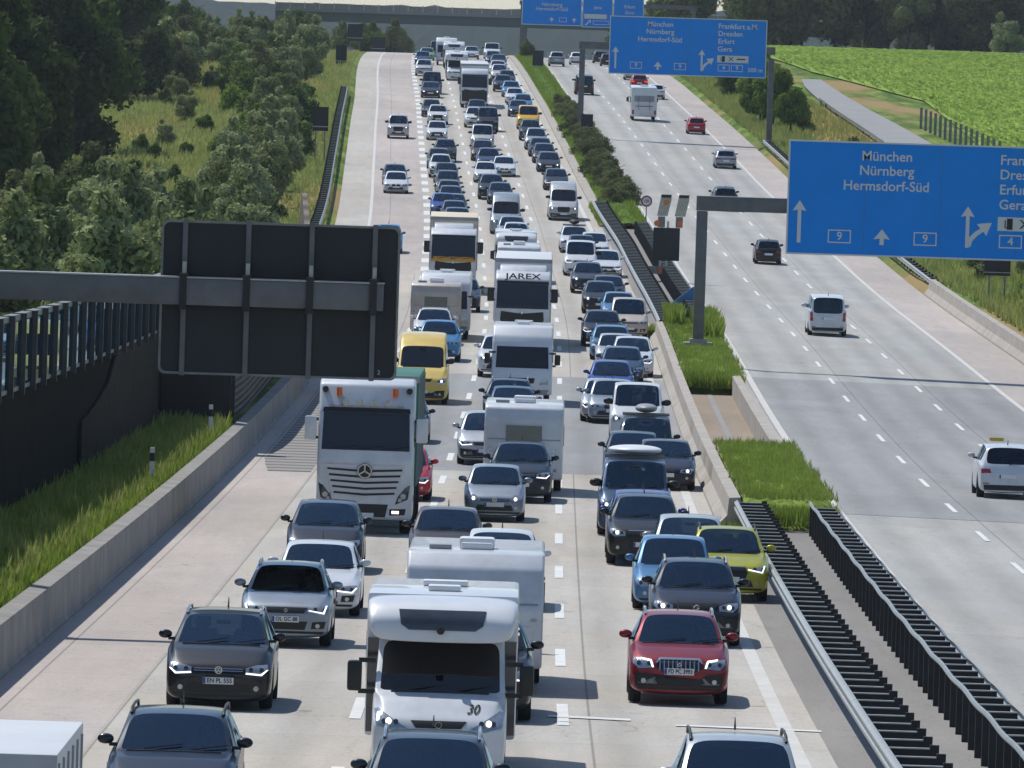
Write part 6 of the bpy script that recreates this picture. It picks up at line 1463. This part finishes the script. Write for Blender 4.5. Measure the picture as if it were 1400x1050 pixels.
Lst = [
 # outer left lane
 (lambda: V('lr','jeep',gen_styles['d']), 'off_road_car', 544, 190, 'g', 'lightsilver', 'silver off road car alone on the outer left lane near the crest', 'car', SH),
 (lambda: gen('hatch','b'), 'parked_car', 541, 265, 'g', 'white', 'white hatchback on the outer left lane, in front of a dark car', 'car', SH),
 (lambda: gen('hatch','a'), 'car', 540, 225, 'r', 'darkgrey', 'dark car right behind the white hatchback on the outer left lane', 'car', SH),
 (lambda: gen('mpv','a'), 'car', 531, 308, 'r', 'brightblue', 'bright blue car half hidden by the top right corner of the dark sign', 'car', SH),
 # left lane
 (lambda: N('bottomcar'), 'car', 240, 975, 'r', 'navy', 'dark blue estate car with black roof rails cut by the bottom edge, front left', 'car', QL),
 (lambda: N('touran'), 'car', 297, 972, 'g', 'darkgrey', 'dark grey people carrier with chrome roof rails and number plate EN PL 555', 'car', QL),
 (lambda: N('arona'), 'car', 389, 886, 'g', 'silver', 'silver compact crossover with triangular daytime lights behind the grey people carrier', 'car', QL),
 (lambda: N('a6'), 'car', 437, 743, 'r', 'white', 'white estate car with four ring emblem between the silver crossover and the dark hatchback', 'car', QL),
 (lambda: N('golfplus'), 'car', 447, 687, 'r', 'slate', 'dark slate high hatchback directly in front of the white truck with orange beacons', 'car', QL),
 (lambda: gen('hatch','c'), 'car', 549, 612, 'r', 'brightred', 'red car hidden mostly behind the white truck with orange beacons', 'car', QL),
 (lambda: gen('hatch','b'), 'car', 553, 545, 'r', 'navy', 'dark blue car peeking out behind the trailer of the white truck', 'car', QL),
 (lambda: N('van'), 'delivery_van', 575, 553, 'g', 'cream', 'yellow high roof van right of the dark sign panel', 'van', QL),
 (lambda: gen('suv','a'), 'car', 599, 495, 'g', 'brightblue', 'bright blue car behind the yellow high roof van', 'car', QL),
 (lambda: gen('suv','c'), 'car', 594, 421, 'r', 'white', 'white car towing the pale caravan behind the bright blue car', 'car', QL),
 (lambda: gen('suv','b'), 'car', 634, 381, 'r', 'grey', 'grey car right of the motorhome behind the pale towed caravan', 'car', QL),
 (lambda: gen('sedan','c'), 'car', 625, 285, 'r', 'steelblue', 'steel blue saloon just behind the cream topped truck', 'car', QL),
 (lambda: gen('hatch','a'), 'car', 621, 276, 'r', 'navy', 'navy hatchback second behind the cream topped truck', 'car', QL),
 (lambda: gen('sedan','b'), 'car', 606, 296, 'g', 'blue', 'royal blue saloon offset to the left behind the cream topped truck', 'car', QL),
 (lambda: gen('estate','a'), 'car', 620, 265, 'r', 'slate', 'slate estate car fourth behind the cream topped truck', 'car', QL),
 (lambda: gen('hatch','c'), 'car', 616, 256, 'r', 'navy', 'navy hatchback fifth behind the cream topped truck', 'car', QL),
 (lambda: gen('suv','b'), 'car', 614, 246, 'r', 'grey', 'grey suv with bright bonnet sixth behind the cream topped truck', 'car', QL),
 (lambda: gen('estate','c'), 'car', 612, 234, 'r', 'darkgrey', 'dark grey estate seventh behind the cream topped truck', 'car', QL),
 (lambda: gen('sedan','a'), 'car', 610, 223, 'r', 'navy', 'navy saloon close behind others, right in front of the white suv', 'car', QL),
 (lambda: gen('suv','c'), 'car', 603, 212, 'r', 'white', 'white suv in the left lane in front of two dark cars', 'car', QL),
 (lambda: gen('hatch','b'), 'car', 600, 204, 'r', 'black', 'black hatchback hidden behind the white suv in the left lane', 'car', QL),
 (lambda: gen('suv','a'), 'car', 609, 192, 'r', 'darkgrey', 'dark suv standing slightly right behind the white suv', 'car', QL),
 (lambda: gen('hatch','d'), 'car', 598, 167, 'r', 'white', 'white hatchback in front of another white car, left lane', 'car', QL),
 (lambda: gen('suv','d'), 'car', 599, 144, 'r', 'white', 'white suv behind the white hatchback, left lane', 'car', QL),
 (lambda: gen('estate','b'), 'car', 590, 137, 'r', 'darkgrey', 'dark estate between the white suv and a navy saloon', 'car', QL),
 (lambda: gen('sedan','d'), 'car', 589, 113, 'r', 'navy', 'navy saloon with lit headlights in front of the dark box van', 'car', QL),
 (lambda: gen('suv','a'), 'car', 580, 82, 'r', 'lightsilver', 'pale silver car near the crest in front of the green car', 'car', QL),
 (lambda: gen('hatch','b'), 'car', 578, 71, 'r', 'steelblue', 'steel blue car at the crest left of the green car', 'car', QL),
 (lambda: gen('hatch','a'), 'car', 584, 65, 'r', 'green', 'pale green car at the crest of the road', 'car', QL),
 (lambda: V('farvan','bus',gen_styles['a']), 'car', 599, 57, 'r', 'slate', 'dark van standing on the crest right of the green car', 'van', QL),
 # middle lane
 (lambda: N('mits') if False else V('bottommid','estate',st(head='std',grille='small',lower='wide',plate=''),rails='chrome'), 'car', 590, 1009, 'r', 'slate', 'dark slate estate with silver roof rails cut by the bottom edge, before the motorhome', 'car', QM),
 (lambda: V('tow','suv',st(head='std',grille='small',lower='wide',lit='drl',plate='')), 'car', 652, 988, 'g', 'black', 'black car towing the white caravan, hidden behind the near motorhome', 'car', QM),
 (lambda: N('whitecar'), 'car', 686, 727, 'r', 'white', 'white car behind the roof of the near caravan', 'car', QM),
 (lambda: N('mits'), 'car', 612, 696, 'r', 'brown', 'brown hatchback left of the white car, right of the big truck', 'car', QM),
 (lambda: N('polo'), 'car', 675, 714, 'g', 'silver', 'small silver hatchback with round lit headlights in the middle lane', 'car', QM),
 (lambda: N('tiguan'), 'car', 710, 688, 'g', 'slate', 'dark suv towing the caravan with the black front window', 'car', QM),
 (lambda: gen('mpv','c'), 'car', 663, 637, 'g', 'lightsilver', 'silver people carrier peeking out left of the caravan with black front window', 'car', QM),
 (lambda: gen('hatch','c'), 'car', 701, 531, 'r', 'steelblue', 'steel blue hatchback directly behind the caravan with black front window', 'car', QM),
 (lambda: gen('suv','a'), 'car', 697, 520, 'r', 'slate', 'slate suv directly before the motorhome with the wide dark windscreen', 'car', QM),
 (lambda: gen('suv','d'), 'car', 683, 517, 'g', 'white', 'white suv peeking out left behind the motorhome with wide windscreen', 'car', QM),
 (lambda: gen('caddy','a'), 'car', 700, 447, 'r', 'white', 'white high car directly in front of the lettered truck', 'car', QM),
 (lambda: gen('suv','a'), 'car', 706, 305, 'r', 'white', 'white suv between the silver van and the white trailers, middle lane', 'car', QM),
 (lambda: gen('mpv','a'), 'car', 700, 296, 'r', 'silver', 'silver people carrier right in front of the silver high roof van', 'car', QM),
 (lambda: gen('hatch','a'), 'car', 684, 250, 'r', 'slate', 'slate hatchback right behind the silver high roof van', 'car', QM),
 (lambda: gen('suv','b'), 'car', 672, 240, 'r', 'slate', 'dark suv left of the slate hatchback, middle lane', 'car', QM),
 (lambda: gen('hatch','d'), 'car', 664, 222, 'r', 'white', 'white hatchback left of another white car, middle lane', 'car', QM),
 (lambda: gen('sedan','b'), 'car', 689, 242, 'g', 'white', 'white saloon drifting right beside the white hatchback', 'car', QM),
 (lambda: gen('suv','c'), 'car', 668, 204, 'r', 'steelblue', 'steel blue suv behind the white hatchback, middle lane', 'car', QM),
 (lambda: gen('mpv','c'), 'car', 660, 191, 'r', 'brown', 'brownish people carrier in front of the silver van, middle lane', 'car', QM),
 (lambda: V('vito','bus',gen_styles['b']), 'delivery_van', 667, 148, 'r', 'slate', 'dark van with big windscreen behind the silver van, middle lane', 'van', QM),
 (lambda: V('vito2','bus',gen_styles['d']), 'delivery_van', 660, 171, 'r', 'lightsilver', 'silver van in front of the dark van, middle lane', 'van', QM),
 (lambda: gen('suv','c'), 'car', 650, 148, 'r', 'white', 'white car left of the dark van, middle lane', 'car', QM),
 (lambda: gen('hatch','a'), 'car', 652, 137, 'r', 'slate', 'slate car directly in front of the far truck', 'car', QM),
 (lambda: gen('caddy','a'), 'car', 621, 107, 'g', 'brown', 'plum coloured car left of the far truck', 'car', QM),
 (lambda: gen('hatch','c'), 'car', 645, 64, 'r', 'lightsilver', 'silver car on the crest right of the white vans', 'car', QM),
 # right lane of the queue
 (lambda: V('bottomright','estate',st(head='slim',grille='small',lower='wide',plate=''),over=dict(W=1.85,H=1.55),rails='black'), 'car', 1012, 1012, 'r', 'lightsilver', 'silver estate with black roof rails cut by the bottom edge, right lane', 'car', QR),
 (lambda: N('suzuki'), 'car', 927, 966, 'g', 'red', 'dark red crossover with chrome toothed grille and number plate FD PC 3993', 'car', QR),
 (lambda: N('mazda'), 'car', 950, 885, 'g', 'navy', 'dark navy suv directly behind the dark red crossover', 'car', QR),
 (lambda: V('lb','hatch',st(head='std',grille='bar',lower='wide',emblem='vw',plate=''),over=dict(H=1.55)), 'car', 920, 837, 'g', 'lightblue', 'light blue hatchback left of the lime yellow car', 'car', QR),
 (lambda: N('lime'), 'car', 994, 824, 'g', 'lime', 'lime yellow crossover squeezed against the median guard rail', 'car', QR),
 (lambda: V('silm','mpv',gen_styles['a']), 'car', 944, 707, 'r', 'lightsilver', 'silver people carrier behind the light blue and lime cars', 'car', QR),
 (lambda: N('q5'), 'car', 880, 775, 'g', 'black', 'black suv with four ring emblem and lit headlight', 'car', QR),
 (lambda: gen('mpv','a'), 'car', 880, 673, 'r', 'blue', 'royal blue car between the black suv and the blue minibus', 'car', QR),
 (lambda: N('busbox'), 'minibus', 866, 735, 'g', 'steelblue', 'blue minibus with a flat white roof box', 'minibus', QR),
 (lambda: V('bmw','sedan',st(head='slim',grille='kidney',lower='wide',lit='beam',plate='')), 'car', 909, 671, 'g', 'navy', 'navy saloon right behind the minibus, hugging the concrete barrier', 'car', QR),
 (lambda: gen('hatch','a'), 'car', 866, 593, 'r', 'slate', 'slate hatchback behind the minibus with white roof box', 'car', QR),
 (lambda: N('jetbag'), 'car', 884, 568, 'r', 'navy', 'navy high car with a slim grey roof box', 'car', QR),
 (lambda: N('bus'), 'minibus', 872, 526, 'r', 'white', 'white minibus behind the navy car with grey roof box', 'minibus', QR),
 (lambda: gen('hatch','c'), 'car', 826, 578, 'g', 'lightsilver', 'pale silver hatchback left of the white minibus', 'car', QR),
 (lambda: gen('hatch','b'), 'car', 838, 523, 'r', 'silver', 'silver hatchback between the pale silver hatchback and the white minibus', 'car', QR),
 (lambda: V('touranb','mpv',gen_styles['c']), 'car', 836, 492, 'r', 'blue', 'royal blue people carrier behind the pale silver hatchback', 'car', QR),
 (lambda: gen('mpv','c'), 'car', 865, 461, 'r', 'white', 'white people carrier close to the barrier beside the royal blue carrier', 'car', QR),
 (lambda: gen('hatch','b'), 'car', 851, 474, 'r', 'steelblue', 'steel blue hatchback squeezed between white people carrier and blue carrier', 'car', QR),
 (lambda: gen('hatch','c'), 'car', 843, 456, 'r', 'lightsilver', 'silver hatchback directly in front of the pale blue hatchback', 'car', QR),
 (lambda: gen('estate','a'), 'car', 836, 446, 'r', 'lightblue', 'pale blue estate in front of the dark suv with white headlights', 'car', QR),
 (lambda: gen('suv','c'), 'car', 822, 475, 'g', 'navy', 'dark navy suv with bright daytime lights left of the grey van', 'car', QR),
 (lambda: gen('caddy','a'), 'car', 859, 463, 'g', 'beige', 'grey beige high roof car beside the dark navy suv', 'car', QR),
 (lambda: gen('hatch','a'), 'car', 846, 400, 'r', 'lightblue', 'light blue hatchback behind the grey beige high roof car', 'car', QR),
 (lambda: gen('suv','d'), 'car', 820, 430, 'g', 'darkgrey', 'dark suv with chrome grille left of the light blue hatchback', 'car', QR),
 (lambda: gen('hatch','b'), 'car', 832, 377, 'r', 'slate', 'slate hatchback behind the dark suv with chrome grille', 'car', QR),
 (lambda: gen('suv','d'), 'car', 803, 402, 'g', 'grey', 'grey suv with round lit fog lamps in front of the white minibus', 'car', QR),
 (lambda: gen('estate','c'), 'car', 829, 380, 'g', 'white', 'white estate right of the grey suv', 'car', QR),
 (lambda: V('bus2','bus',gen_styles['c']), 'minibus', 793, 378, 'g', 'white', 'white minibus behind the grey suv', 'minibus', QR),
 (lambda: gen('hatch','a'), 'car', 795, 322, 'r', 'slate', 'slate car hidden behind the white minibus', 'car', QR),
 (lambda: gen('hatch','b'), 'car', 813, 318, 'r', 'white', 'white hatchback right of the hidden slate car', 'car', QR),
 (lambda: N('estbox'), 'car', 785, 345, 'g', 'white', 'white estate with a small dark roof box', 'car', QR),
 (lambda: V('ducato','van',st(head='tall',grille='hex',lower='clad',lit='beam',plate='')), 'delivery_van', 770, 302, 'g', 'lightsilver', 'silver white high roof van with black bumper', 'van', QR),
 (lambda: gen('sedan','c'), 'car', 760, 261, 'g', 'navy', 'navy saloon behind the silver white high roof van', 'car', QR),
 (lambda: gen('estate','d'), 'car', 750, 236, 'g', 'slate', 'dark estate with bright headlights second behind the silver white van', 'car', QR),
 (lambda: gen('hatch','c'), 'car', 744, 197, 'r', 'navy', 'navy hatchback third behind the silver white van', 'car', QR),
 (lambda: gen('sedan','b'), 'car', 739, 189, 'r', 'slate', 'slate saloon fourth behind the silver white van', 'car', QR),
 (lambda: gen('mpv','c'), 'car', 733, 177, 'r', 'silver', 'silver people carrier second in front of the yellow van', 'car', QR),
 (lambda: gen('suv','b'), 'car', 725, 165, 'r', 'slate', 'slate suv directly in front of the yellow van', 'car', QR),
 (lambda: V('bus3','bus',gen_styles['a']), 'minibus', 722, 178, 'g', 'yellow', 'bright yellow van in the right lane of the queue', 'minibus', QR),
 (lambda: gen('hatch','d'), 'car', 708, 160, 'g', 'steelblue', 'steel blue hatchback behind and left of the yellow van', 'car', QR),
 (lambda: gen('mpv','a'), 'car', 715, 129, 'r', 'lightblue', 'pale blue people carrier behind the steel blue hatchback', 'car', QR),
 (lambda: gen('hatch','b'), 'car', 704, 120, 'r', 'white', 'white hatchback third behind the yellow van', 'car', QR),
 (lambda: gen('hatch','a'), 'car', 699, 112, 'r', 'lightblue', 'pale blue hatchback fourth behind the yellow van', 'car', QR),
 (lambda: gen('suv','b'), 'car', 687, 126, 'g', 'slate', 'dark suv with black grille in front of the pale car near the crest', 'car', QR),
 (lambda: gen('suv','a'), 'car', 693, 96, 'r', 'grey', 'grey suv behind and right of the dark suv with black grille', 'car', QR),
 (lambda: gen('mpv','c'), 'car', 683, 89, 'r', 'lightsilver', 'pale silver people carrier near the crest, right lane of the queue', 'car', QR),
 (lambda: gen('hatch','a'), 'car', 681, 83, 'r', 'white', 'white car second behind the pale silver people carrier near the crest', 'car', QR),
 (lambda: gen('sedan','c'), 'car', 682, 75, 'r', 'slate', 'slate saloon just below the white van on the crest', 'car', QR),
 (lambda: gen('hatch','c'), 'car', 674, 70, 'r', 'steelblue', 'steel blue car directly in front of the white van on the crest', 'car', QR),
 (lambda: V('bus4','bus',gen_styles['d']), 'minibus', 673, 58, 'r', 'white', 'white van standing on the crest in the right lane of the queue', 'minibus', QR),
]
ROOTS = {}
for (fn, name, x, y, mode, col, label, cat, grp) in Lst:
    if name in ('parked_car',): name = 'car'
    pr_ = fn(); rt_ = place(pr_, name, x, y, mode, C[col], label, cat, grp)[0]; ROOTS[label] = (rt_, pr_)
    if y < 600: rv = random.Random(label); rt_.matrix_world = rt_.matrix_world @ Matrix.Diagonal((rv.uniform(.97,1.03), rv.uniform(.95,1.06), rv.uniform(.96,1.05), 1))
# ------------------------------------------------------------ people behind the windscreens
def skinned(joints, edges, mats, matfn, name):
    me = bpy.data.meshes.new(name); me.from_pydata([j[0] for j in joints], edges, [])
    ob = bpy.data.objects.new('t', me); COL.objects.link(ob); md = ob.modifiers.new('k', 'SKIN'); sv = me.skin_vertices[0].data
    for i, j in enumerate(joints): sv[i].radius = j[1] if isinstance(j[1], tuple) else (j[1], j[1]); sv[i].use_root = (i == 0)
    ob.modifiers.new('s', 'SUBSURF').levels = 1; bpy.context.view_layer.update()
    out = bpy.data.meshes.new_from_object(ob.evaluated_get(bpy.context.evaluated_depsgraph_get())); bpy.data.objects.remove(ob); out.materials.clear()
    for q in mats: out.materials.append(q)
    for p in out.polygons: p.use_smooth = True; p.material_index = matfn(p.center)
    out.name = name; return out
def person(arm_out, shirt):
    J = [((0,.05,0),(.16,.12)), ((0,.08,.22),(.15,.11)), ((0,.10,.42),(.18,.10)), ((0,.09,.54),(.06,.06)), ((0,.07,.62),(.07,.085)), ((0,.06,.72),(.08,.10)), ((0,.07,.80),(.065,.08)),
         ((-.20,.08,.46),.055), ((-.24,-.10,.26),.045), ((-.14,-.36,.30),.035), ((-.12,-.43,.32),.03), ((.20,.08,.46),.055)]
    E_ = [(0,1),(1,2),(2,3),(3,4),(4,5),(5,6),(2,7),(7,8),(8,9),(9,10),(2,11)]
    if arm_out: J += [((.44,.0,.36),.045), ((.52,-.22,.30),.036), ((.54,-.30,.27),.032)]
    else: J += [((.24,-.10,.26),.045), ((.14,-.36,.30),.035), ((.12,-.43,.32),.03)]
    E_ += [(11,12),(12,13),(13,14)]
    hand0 = J[-1][0]; hands = [J[10][0], hand0]
    for h_ in hands:   # five fingers each
        b = [10, len(J)-1][0] if h_ is J[10][0] else 14
        for k in range(5):
            dx = (-.03+.015*k); dd = (-.09+.004*abs(k-2), -.02) if k < 4 else (-.04, .03); i = len(J)
            J.append(((h_[0]+dx, h_[1]-.035, h_[2]), .011)); J.append(((h_[0]+dx*1.2, h_[1]+dd[0], h_[2]+dd[1]), .009)); E_ += [(b, i), (i, i+1)]
    return skinned(J, E_, [M['skin'], shirt], lambda c: 0 if (c.z > .50 and abs(c.x) < .12) or c.y < -.16 else 1, 'person')
def hairmesh(col):
    mb = MB(); vs = []; fs = []
    for i in range(7):
        for k in range(12):
            a = 2*math.pi*k/12; b = math.pi/2*i/6; vs.append((math.sin(a)*.092*math.cos(b), .085+math.cos(a)*.105*math.cos(b), .755+math.sin(b)*.115-(.05*max(0,math.cos(a)) if i == 0 else 0)))
    for i in range(6):
        for k in range(12): fs.append((i*12+k, i*12+(k+1)%12, (i+1)*12+(k+1)%12, (i+1)*12+k))
    mb.add(vs, fs); return mb.mesh('hair', col, 80)
shirts = [mat('shirt_'+n, c, .9) for n, c in (('white','B8BCC0'),('red','8A2A30'),('blue','3A5A86'),('dark','26282C'),('pink','B0808C'))]
hairs = [hairmesh(mat('hair_brown','3A2A1E',.8)), hairmesh(mat('hair_grey','8A8680',.8)), hairmesh(mat('hair_dark','17140F',.8))]
pm = [person(False, s_) for s_ in shirts]; parm = person(True, shirts[4])
def seat_person(label, plab, side=1, k=0, arm=False, big=0):
    root, pr_ = ROOTS[label]; info = pr_.info; sp = pr_.sp
    loc = Vector((side*info['hw']*.43, info['yc']+1.14+big, sp['hc']-.52))
    o = link('person', parm if arm else pm[k]); o.matrix_world = root.matrix_world @ Matrix.Translation(loc); tag(o, plab, 'person', 'people seen through windscreens')
    link('hair', hairs[k % 3], o)
TS = 'dark grey people carrier with chrome roof rails and number plate EN PL 555'
seat_person('silver compact crossover with triangular daytime lights behind the grey people carrier', 'driver of the silver crossover resting one bare arm out of the window', 1, 0, True)
seat_person(TS, 'driver in dark shirt of the grey people carrier with plate EN PL 555', 1, 3)
seat_person('white estate car with four ring emblem between the silver crossover and the dark hatchback', 'driver in white shirt in the white estate car', 1, 0)
seat_person('white estate car with four ring emblem between the silver crossover and the dark hatchback', 'passenger in blue shirt in the white estate car', -1, 2)
seat_person('dark red crossover with chrome toothed grille and number plate FD PC 3993', 'driver in blue shirt in the dark red crossover', 1, 2)
seat_person('dark navy suv directly behind the dark red crossover', 'driver in red shirt in the navy suv behind the red crossover', 1, 1)
seat_person('dark navy suv directly behind the dark red crossover', 'passenger in white shirt in the navy suv behind the red crossover', -1, 0)
seat_person('brown hatchback left of the white car, right of the big truck', 'driver in white shirt in the brown hatchback', 1, 0)
seat_person('small silver hatchback with round lit headlights in the middle lane', 'driver in dark shirt in the small silver hatchback', 1, 3)
seat_person('dark slate high hatchback directly in front of the white truck with orange beacons', 'driver in blue shirt in the slate high hatchback', 1, 2)
seat_person('dark blue estate car with black roof rails cut by the bottom edge, front left', 'driver in dark shirt in the navy estate at the bottom left', 1, 3)
# trucks, motorhomes, caravans
tstar = truck(dict(kind='star', L=12.5, Hb=4.0, Hc=3.95, ws=(2.15,3.10), box='tarp_green'))
place(tstar, 'truck', 496, 731, 'g', C['white'], 'white truck with star emblem, orange beacons and a green trailer', 'truck', QL)
tj = truck(dict(kind='lion', L=16, Hb=4.0, Hc=3.5, ws=(1.85,2.95), name='JAREX', top=1))
_, tt, dd = place(tj, 'truck', 712, 479, 'g', C['white'], 'white truck with the name JAREX above its windscreen', 'truck', QM)
tp = truck(dict(kind='lion', L=12, Hb=4.0, Hc=3.45, ws=(1.85,3.0), band='band_yellow', box='tarp_cream', top=1))
place(tp, 'truck', 618, 402, 'g', C['white'], 'white truck with yellow band under the windscreen and cream box top', 'truck', QL)
tf = truck(dict(kind='lion', L=14, Hb=4.0, Hc=3.6, ws=(1.9,2.95), darklow=1))
place(tf, 'truck', 648, 148, 'g', C['white'], 'far white truck with dark windscreen in the middle lane', 'truck', QM)
bt = boxtruck()
place(V('darkbus','bus',gen_styles['b'],over=dict(W=2.0,H=2.15)), 'delivery_van', 590, 129, 'g', C['darkgrey'], 'dark box van behind the navy saloon near the crest', 'van', QL)
_r, _t, _d = place(bt, 'box_truck', -6.74, 80.5, 'd', C['white'], 'white box van cut by the lower left corner, only roof and side seen', 'truck', QL)
mh = motorhome(dict(kind='semi', num=1, lit='beam', H=2.74))
t_, d_ = solve(596, 812, 2.9); place(mh, 'motorhome', 597, 1072, 'g', C['lightsilver'] if False else C['white'], 'white motorhome with tinted roof window and 30 on its bonnet, front centre', 'motorhome', QM)
mi_ = motorhome(dict(kind='full', H=3.0, L=7.2))
place(mi_, 'motorhome', 712, 555, 'g', C['white'], 'white motorhome with a full width dark windscreen in the middle lane', 'motorhome', QM)
place(mi_, 'motorhome', 611, 373, 'r', C['white'], 'white motorhome behind the pale caravan in the left lane', 'motorhome', QL)
mv = motorhome(dict(kind='semi', H=2.9))
place(mv, 'motorhome', 625, 71, 'r', C['white'], 'white motorhome nearest of the white vehicles at the crest', 'motorhome', QM)
place(mv, 'motorhome', 621, 58, 'r', C['white'], 'white motorhome second of the white vehicles at the crest', 'motorhome', QM)
place(mi_, 'motorhome', 611, 52, 'r', C['white'], 'white motorhome left behind the other white vehicles at the crest', 'motorhome', QM)
place(tf, 'truck', -1.7, 1420, 'd', C['white'], 'farthest white truck on the crest under the bridge', 'truck', QM)
ca = caravan(dict(W=2.45, L=6.4, H=2.5, text='Tabbert' if False else ''))
t, d = solve(645, 948); place(ca, 'caravan', t, d-1.2, 'd', C['white'], 'near white caravan with rounded front and blue swoosh', 'caravan', QM)
cb = caravan(dict(W=2.3, L=6.0, win=1, flat=1))
tw_ = ROOTS['dark suv towing the caravan with the black front window'][0].matrix_world.translation
t, d = solve(709, 672); place(cb, 'caravan', tw_.x-X0(tw_.y)+.05, tw_.y+2.3, 'd', C['white'], 'white caravan with a black front window behind the dark suv', 'caravan', QM)
wc = ROOTS['white car towing the pale caravan behind the bright blue car'][0].matrix_world.translation
t, d = solve(597, 402, 2.6); d = wc.y+2.4; place(cb, 'caravan', wc.x-X0(wc.y), d, 'd', C['beige'], 'pale caravan towed by the white car in the left lane', 'caravan', QL)
place(motorhome(dict(kind='semi', H=2.8)), 'motorhome', 706, 317, 'r', C['white'], 'white motorhome half hidden between white suv and white caravan, middle lane', 'motorhome', QM)
t, d = solve(710, 336, 2.6); place(cb, 'caravan', t, d-2.2, 'd', C['white'], 'white caravan right behind the lettered truck trailer', 'caravan', QM)
sv = V('sprinter','van',st(head='tall',grille='small',lower='wide',lit='beam',plate=''),over=dict(W=2.0,H=2.6))
place(sv, 'delivery_van', 691, 321, 'g', C['silver'], 'silver high roof van in the middle lane', 'van', QM)
# right carriageway, seen from behind
rear = lambda kind, tail='std', **k: V(kind+'rear'+tail+str(sorted(k.items())), kind, st(tail=tail, brake=k.pop('brake', 0), darkmirror=False), front=False, **k)
tx = rear('mpv'); r_, t, d = place(tx, 'taxi', 1377, 683, 'g', C['beige'] if False else C['white'], 'white taxi people carrier with a yellow roof sign, right edge', 'taxi', AW, True)
mb = MB(); mb.box(-.22,.22,-.07,.07,0,.11,.03); o = mb.build('taxi_sign', M['yellow'], r_); o.location = (.0+.25, -.2, 1.67)
Al = [(rear('bus','tall'),'minibus',1131,460,'white','white minibus on the right carriageway below the nearest blue sign','minibus'),
 (rear('small'),'car',1050,362,'darkgrey','dark small hatchback driving away left of the nearest blue sign','car'),
 (rear('suv'),'car',991,289,'black','dark suv driving away, half hidden by the near gantry beam','car'),
 (rear('hatch','thin'),'car',992,231,'silver','silver hatchback driving away in the middle of the right carriageway','car'),
 (rear('small','std'),'car',952,184,'brightred','bright red small car driving away','car'),
 (rear('hatch','thin'),'car',897,136,'white','white hatchback driving away right of the camper with cycle rack','car'),
 (rear('bus','tall'),'minibus',799,130,'black','black van driving away next to the green median','minibus'),
 (rear('suv'),'car',761,91,'silver','silver suv driving away near the crest beside the median','car'),
 (rear('hatch','std'),'car',789,89,'white','white car driving away on the crest left of the gantry beam','car'),
 (rear('estate','thin'),'car',821,87,'slate','dark estate driving away on the crest beside the second blue sign','car')]
for (pr, nm, x, y, col, lab, cat) in Al: place(pr, nm, x, y, 'g', C[col], lab, cat, AW, True)
place(V('rb','hatch',st(tail='std',brake=1),front=False), 'car', 874, 122, 'g', C['red'], 'red car with lit brake lamps in front of the camper on the right carriageway', 'car', AW, True)
place(rear('estate','thin'), 'car', 865, 110, 'g', C['lightsilver'], 'silver estate partly covered by the second blue sign on the right carriageway', 'car', AW, True)
place(rear('hatch','std'), 'car', 831, 91, 'g', C['darkgrey'], 'dark hatchback on the crest at the edge of the second blue sign', 'car', AW, True)
mr = motorhome(dict(kind='full', H=3.1, L=6.8, rear=1)); place(mr, 'motorhome', 880, 166, 'g', C['white'], 'white camper with a cycle rack driving away on the right carriageway', 'motorhome', AW, True)
# ------------------------------------------------------------ air
mb = MB(); mb.box(-1500, 1500, -220, 9300, -90, 75)
mt = bpy.data.materials.new('air'); mt.use_nodes = True; nt = mt.node_tree; nt.nodes.remove(nt.nodes['Principled BSDF'])
pv = nt.nodes.new('ShaderNodeVolumePrincipled'); pv.inputs['Density'].default_value = 0.55e-4; pv.inputs['Color'].default_value = (.80,.88,1,1); pv.inputs['Anisotropy'].default_value = .2
nt.links.new(pv.outputs[0], nt.nodes['Material Output'].inputs['Volume'])
hz = mb.build('haze', mt); hz['kind'] = 'stuff'; hz['label'] = 'thin bluish summer haze over the motorway valley'
